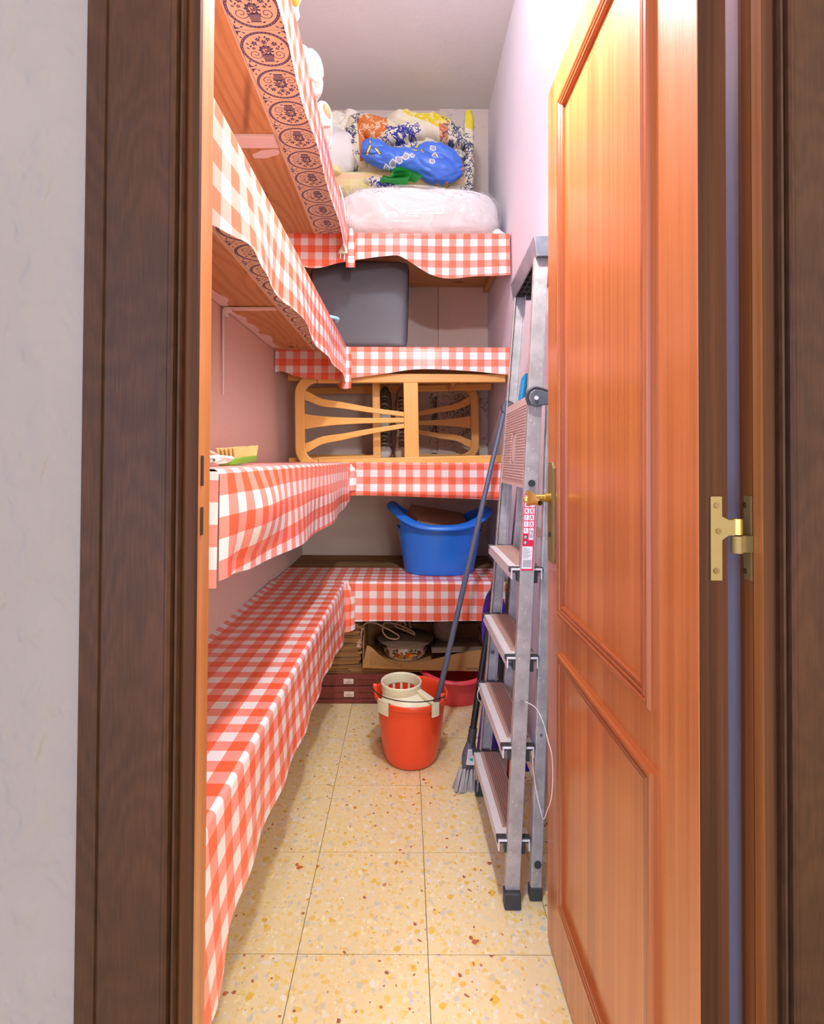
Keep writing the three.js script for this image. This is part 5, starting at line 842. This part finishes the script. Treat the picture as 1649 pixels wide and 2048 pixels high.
// ---------------------------------------------------------------- aluminium stepladder, folded against the right wall
{
  const o = V(0.30, 0, 1.54), t = thing('stepladder', 'aluminium five step stepladder with a folded platform, standing folded by the door', 'ladder', [0.30, 0, 1.54]);
  const L = (x, y, d) => V(x, y, d).sub(o), X = new THREE.Vector3(1, 0, 0), Z = new THREE.Vector3(0, 0, 1);
  const near = (y) => [lerp(0.2809, 0.3655, y / 1.72), y, lerp(1.327, 1.355, y / 1.72)], far = (y) => [lerp(0.2667, 0.3815, y / 1.72), y, lerp(1.764, 1.694, y / 1.72)];
  const pn = (y, dx = 0, dd = 0) => L(near(y)[0] + dx, y, near(y)[2] + dd), pf = (y, dx = 0, dd = 0) => L(far(y)[0] + dx, y, far(y)[2] + dd);
  // channel rails: a web with two flanges
  const rail = (p, sgn) => merge([beam(p(0.02), p(1.71), 0.037, 0.003, X), beam(p(0.02, 0.0172, -0.010 * sgn), p(1.71, 0.0172, -0.010 * sgn), 0.022, 0.003, Z), beam(p(0.02, -0.0172, -0.010 * sgn), p(1.71, -0.0172, -0.010 * sgn), 0.022, 0.003, Z)]);
  add('rail', rail(pn, -1), M.alu, t); add('rail', rail(pf, 1), M.alu, t);
  const rn = (y) => L(lerp(0.3474, 0.398, y / 1.33), y, lerp(1.352, 1.375, y / 1.33)), rf = (y) => L(lerp(0.329, 0.404, y / 1.33), y, lerp(1.747, 1.682, y / 1.33));
  for (const r of [rn, rf]) add('rear_leg', merge([beam(r(0.02), r(1.335), 0.030, 0.020, X, 0.003)]), M.alu, t);
  add('brace', beam(rn(0.30), rf(0.30), 0.026, 0.010, new THREE.Vector3(0, 1, 0)), M.aluPale, t); add('brace', beam(rn(0.95), rf(0.95), 0.026, 0.010, new THREE.Vector3(0, 1, 0)), M.aluPale, t);
  for (const p of [pn(0.0), pf(0.0)]) add('foot', uvBox(new RoundedBoxGeometry(0.043, 0.042, 0.030, 3, 0.004).translate(p.x, 0.021, p.z)), M.darkPlastic, t);
  for (const p of [rn(0.0), rf(0.0)]) add('foot', uvBox(new RoundedBoxGeometry(0.034, 0.034, 0.026, 3, 0.004).translate(p.x, 0.017, p.z)), M.darkPlastic, t);
  const matTex = greyTex(128, 128, 0.04, 0.04, (u) => 0.5 + 0.5 * Math.sin(u * 2 * Math.PI * 6)), ribbed = mat({ color: 0xb39182, roughness: 0.75, bumpMap: matTex, bumpScale: 0.001 });
  for (const y of [0.163, 0.402, 0.636, 0.870]) {
    const n = near(y), f = far(y), d0 = n[2] + 0.006, d1 = f[2] - 0.006, sh = (n[0] + f[0]) / 2, w = 0.084;
    const q = (xa, xb, ya, yb, da, db, r, g = 'z') => span(xa, xb, ya, yb, da, db, r, g).translate(-o.x, 0, -o.z);
    const skew = (g) => { const p = g.attributes.position; for (let i = 0; i < p.count; i++) { const k = (-(p.getZ(i) + o.z) - d0) / (d1 - d0) - 0.5; p.setX(i, p.getX(i) + k * (f[0] - n[0])); } return g; };
    const s = add('step', skew(merge([q(sh - w / 2, sh + w / 2, y - 0.006, y, d0, d1, 0.002), q(sh - w / 2, sh - w / 2 + 0.004, y - 0.030, y, d0, d1, 0.0015), q(sh + w / 2 - 0.004, sh + w / 2, y - 0.030, y, d0, d1, 0.0015)])), M.aluPale, t);
    add('grip_mat', skew(q(sh - w / 2 + 0.021, sh + w / 2 - 0.004, y - 0.001, y + 0.0018, d0 + 0.045, d1 - 0.002, 0.0005)), ribbed, s);
    for (const d of [d0 + 0.012, d1 - 0.012]) { const c = d < 1.5 ? n[0] : f[0], e = d < 1.5 ? -1 : 1; add('end_cap', merge([q(c - w / 2 - 0.003, c + w / 2 + 0.003, y - 0.012, y + 0.002, d - 0.010, d + 0.010, 0.003), q(c - 0.026, c - 0.016, y - 0.036, y, d - 0.010, d + 0.010, 0.003), q(c + 0.020, c + 0.030, y - 0.040, y, d - 0.010, d + 0.010, 0.003)]), M.darkPlastic, s); }
  }
  // platform swung up between the rails
  {
    const c = (u, v) => { const y = lerp(1.082, 1.334, v), n = near(y), f = far(y); return L(lerp(n[0], f[0], u) - 0.006, y, lerp(n[2] + 0.008, f[2] - 0.008, u)); };
    const nrm = new THREE.Vector3(1, -0.05, -0.05).normalize(), face = (k) => grid(20, 20, (u, v) => c(u, v).addScaledVector(nrm, k));
    const plastic = P(0xcbb6ac, 0.6);
    const p = add('platform', merge([face(-0.010), face(0.010), ...[0, 1].flatMap((k) => [grid(20, 1, (u, v) => c(u, k).addScaledVector(nrm, lerp(-0.01, 0.01, v))), grid(20, 1, (u, v) => c(k, u).addScaledVector(nrm, lerp(-0.01, 0.01, v)))])]), plastic, t);
    const ribs = []; for (let i = 0; i < 27; i++) { const v = 0.09 + i * 0.0315; for (const [u0, u1] of [[0.05, 0.46], [0.54, 0.95]]) if (Math.abs(v - 0.44) > 0.19) { if (u0 < 0.1) ribs.push(beam(c(0.05, v).addScaledVector(nrm, -0.0112), c(0.95, v).addScaledVector(nrm, -0.0112), 0.0035, 0.003, new THREE.Vector3(0, 1, 0), 0.001)); } else ribs.push(beam(c(u0 < 0.1 ? 0.05 : 0.60, v).addScaledVector(nrm, -0.0112), c(u0 < 0.1 ? 0.40 : 0.95, v).addScaledVector(nrm, -0.0112), 0.0035, 0.003, new THREE.Vector3(0, 1, 0), 0.001)); }
    add('ribs', merge(ribs), plastic, p);
    add('finger_hole', grid(30, 4, (u, v) => { const a = u * 6.2832, k = v; return c(0.5 + 0.09 * Math.cos(a) * k, 0.44 + 0.185 * Math.sin(a) * k).addScaledVector(nrm, -0.0106 + 0.004 * (1 - v * v)); }, null, true), P(0x6d5a54, 0.8), p);
  }
  // tool tray across the top of the hoop
  {
    const tr = (xa, xb, ya, yb, da, db, r = 0.002) => span(xa, xb, ya, yb, da, db, r, 'z').translate(-o.x, 0, -o.z);
    const sk = (g) => { const p = g.attributes.position; for (let i = 0; i < p.count; i++) { const k = (-(p.getZ(i) + o.z) - 1.34) / 0.37, h = (p.getY(i) - 1.70) / 0.055; p.setX(i, p.getX(i) + k * 0.016 - h * 0.008); } return g; };
    const y0 = 1.702, y1 = 1.757, a = add('tool_tray', sk(merge([tr(0.347, 0.351, y0, y1, 1.335, 1.712), tr(0.432, 0.436, y0, y1, 1.335, 1.712), tr(0.347, 0.436, y1 - 0.004, y1, 1.335, 1.712), tr(0.347, 0.436, y0, y1, 1.335, 1.340), tr(0.347, 0.436, y0, y1, 1.707, 1.712)])), mat({ map: scuff, color: 0xa4a8b2, metalness: 0.5, roughness: 0.4 }), t);
    const rib = []; for (let i = 0; i < 8; i++) rib.push(tr(0.352, 0.431, y0 + 0.004, y1 - 0.005, 1.365 + i * 0.046, 1.3665 + i * 0.046, 0)); for (let i = 1; i < 5; i++) rib.push(tr(0.350 + i * 0.017, 0.3515 + i * 0.017, y0 + 0.004, y1 - 0.005, 1.342, 1.706, 0));
    add('ribs', sk(merge(rib)), P(0x4d4a48, 0.6), a);
  }
  // hinges, stay rod, buttons, rivets
  const disc = (p, r, h, m, name = 'button') => add(name, rod(p, p.clone().add(new THREE.Vector3(0, 0, h)), r, 28), m, t);
  add('hinge_plate', uvBox(extrude([[-0.016, -0.020], [0.0, -0.024], [0.03, -0.018], [0.052, -0.034], [0.062, -0.03], [0.062, -0.006], [0.04, 0.010], [0.012, 0.020], [-0.006, 0.022], [-0.018, 0.012], [-0.022, -0.004]].map(([x, y]) => [x, y]), 0.012, 0.003)).translate(near(1.325)[0] - o.x + 0.001, 1.325, -(near(1.325)[2] - 0.010) - o.z), mat({ map: scuff, color: 0x7c8084, metalness: 0.4, roughness: 0.5 }), t);
  add('hinge_seal', tube([[-0.019, -0.019], [-0.025, -0.002], [-0.020, 0.016], [-0.006, 0.0255], [0.014, 0.023], [0.043, 0.012]].map(([x, y]) => new THREE.Vector3(near(1.325)[0] - o.x + x, 1.325 + y, -(near(1.325)[2] - 0.010) - o.z)), 0.004, 40, 8), M.darkPlastic, t);
  disc(pn(1.323, -0.002, -0.018), 0.0055, 0.003, M.aluPale, 'rivet');
  add('stay_rod', beam(L(0.389, 1.30, 1.378), L(0.3895, 1.03, 1.378), 0.010, 0.006, X), M.steel, t);
  add('stay_clip', beam(L(0.352, 1.047, 1.36), L(0.39, 1.043, 1.375), 0.008, 0.012, new THREE.Vector3(0, 1, 0)), M.steel, t);
  add('hinge_disc', merge([rod(pf(1.333, -0.012, -0.004), pf(1.333, -0.012, -0.018), 0.0215, 32)]), M.greyPlastic, t); add('hinge_seal', tube(Array.from({ length: 14 }, (_, i) => { const a = -2.3 - i * 0.27; return pf(1.333, -0.012, -0.015).add(new THREE.Vector3(Math.cos(a) * 0.0215, Math.sin(a) * 0.0215, 0)); }), 0.003, 40, 8), M.black, t);
  disc(pn(1.097, -0.001, -0.0055), 0.0092, 0.004, M.darkPlastic); disc(rn(0.094).add(new THREE.Vector3(0.001, 0, 0.0115)), 0.0095, 0.002, M.darkPlastic);
  for (const [p, y] of [[pn, 0.522], [pn, 1.33]]) disc(p(y, 0, -0.003), 0.0042, 0.004, M.steel, 'rivet');
  disc(rn(0.43).add(new THREE.Vector3(-0.002, 0, 0.0105)), 0.004, 0.003, M.steel, 'rivet');
  for (const y of [0.50]) { disc(pf(y, -0.001, -0.008), 0.006, 0.004, M.greyPlastic, 'rivet'); disc(rf(y - 0.03).add(new THREE.Vector3(0, 0, 0.011)), 0.006, 0.004, M.greyPlastic, 'rivet'); }
  // safety sticker
  const st = canvasTex(192, 1024, 1, 1, (c, W, H) => {
    c.fillStyle = '#e8274a'; c.fillRect(0, 0, W, H); c.fillStyle = '#f4f2f2';
    for (let r = 0; r < 7; r++) for (let k = 0; k < 2; k++) { if (r === 6 && k === 0) continue; c.fillStyle = '#f4f2f2'; c.fillRect(14 + k * 88, 12 + r * 88, 76, 74); c.strokeStyle = '#444'; c.lineWidth = 5; c.beginPath(); c.moveTo(30 + k * 88, 72 + r * 88); c.lineTo(46 + k * 88, 28 + r * 88); c.lineTo(62 + k * 88, 72 + r * 88); c.stroke(); if (r < 3 || k === 1) { c.strokeStyle = '#d8203c'; c.lineWidth = 7; c.beginPath(); c.moveTo(26 + k * 88, 22 + r * 88); c.lineTo(78 + k * 88, 76 + r * 88); c.moveTo(78 + k * 88, 22 + r * 88); c.lineTo(26 + k * 88, 76 + r * 88); c.stroke(); } }
    c.fillStyle = '#f4f2f2'; c.fillRect(102, 470, 78, 130); c.strokeStyle = '#111'; c.lineWidth = 6; c.strokeRect(112, 490, 58, 72); c.beginPath(); c.moveTo(124, 504); c.lineTo(160, 504); c.lineTo(124, 548); c.lineTo(160, 548); c.stroke(); c.fillStyle = '#111'; c.fillRect(112, 574, 58, 8);
    c.strokeStyle = '#111'; c.lineWidth = 9; c.fillStyle = '#fff'; for (const y of [575, 650]) { c.beginPath(); c.arc(46, y, 26, 0, 7); c.fill(); c.stroke(); c.beginPath(); c.arc(46, y, 10, 0.5, 5); c.stroke(); }
    c.fillStyle = '#efeeec'; c.fillRect(8, 700, 168, 300); c.fillStyle = '#666'; for (let i = 0; i < 9; i++) c.fillRect(22, 720 + i * 16, 60 + ((i * 53) % 80), 5); for (let i = 0; i < 26; i++) c.fillRect(26 + i * 5.4, 880, 1 + (i * 7 % 4), 96);
  });
  add('safety_sticker', grid(1, 8, (u, v) => { const y = lerp(0.866, 1.068, v); return L(lerp(near(y)[0] - 0.0175, near(y)[0] + 0.0135, u), y, near(y)[2] - 0.0024); }), mat({ map: st, roughness: 0.4 }), t);
}
{
  const t = thing('string', 'thin white string looped loosely on the stepladder next to the door', 'string', [0.335, 0.53, 1.30]);
  const q = (a) => V(a[0] - 0.335, a[1] - 0.53, a[2] - 1.30);
  add('loop', tube([[0.315, 0.530, 1.322], [0.332, 0.530, 1.29], [0.337, 0.522, 1.24], [0.333, 0.515, 1.19], [0.333, 0.506, 1.175], [0.337, 0.488, 1.165], [0.340, 0.432, 1.165], [0.338, 0.382, 1.17], [0.3375, 0.335, 1.20], [0.342, 0.278, 1.25], [0.349, 0.262, 1.30], [0.343, 0.300, 1.325], [0.338, 0.345, 1.332], [0.335, 0.396, 1.335]].map(q), 0.0011, 120, 6), M.whiteCord, t);
  const s = thing('string', 'short white string end hanging at the far step of the ladder', 'string', [0.25, 0.36, 1.70]);
  add('loop', tube([[0.272, 0.372, 1.735], [0.254, 0.391, 1.715], [0.246, 0.368, 1.715], [0.248, 0.351, 1.715], [0.264, 0.325, 1.73]].map((a) => V(a[0] - 0.25, a[1] - 0.36, a[2] - 1.70)), 0.0012, 30, 6), M.whiteCord, s);
}
renderer.render(scene, camera);
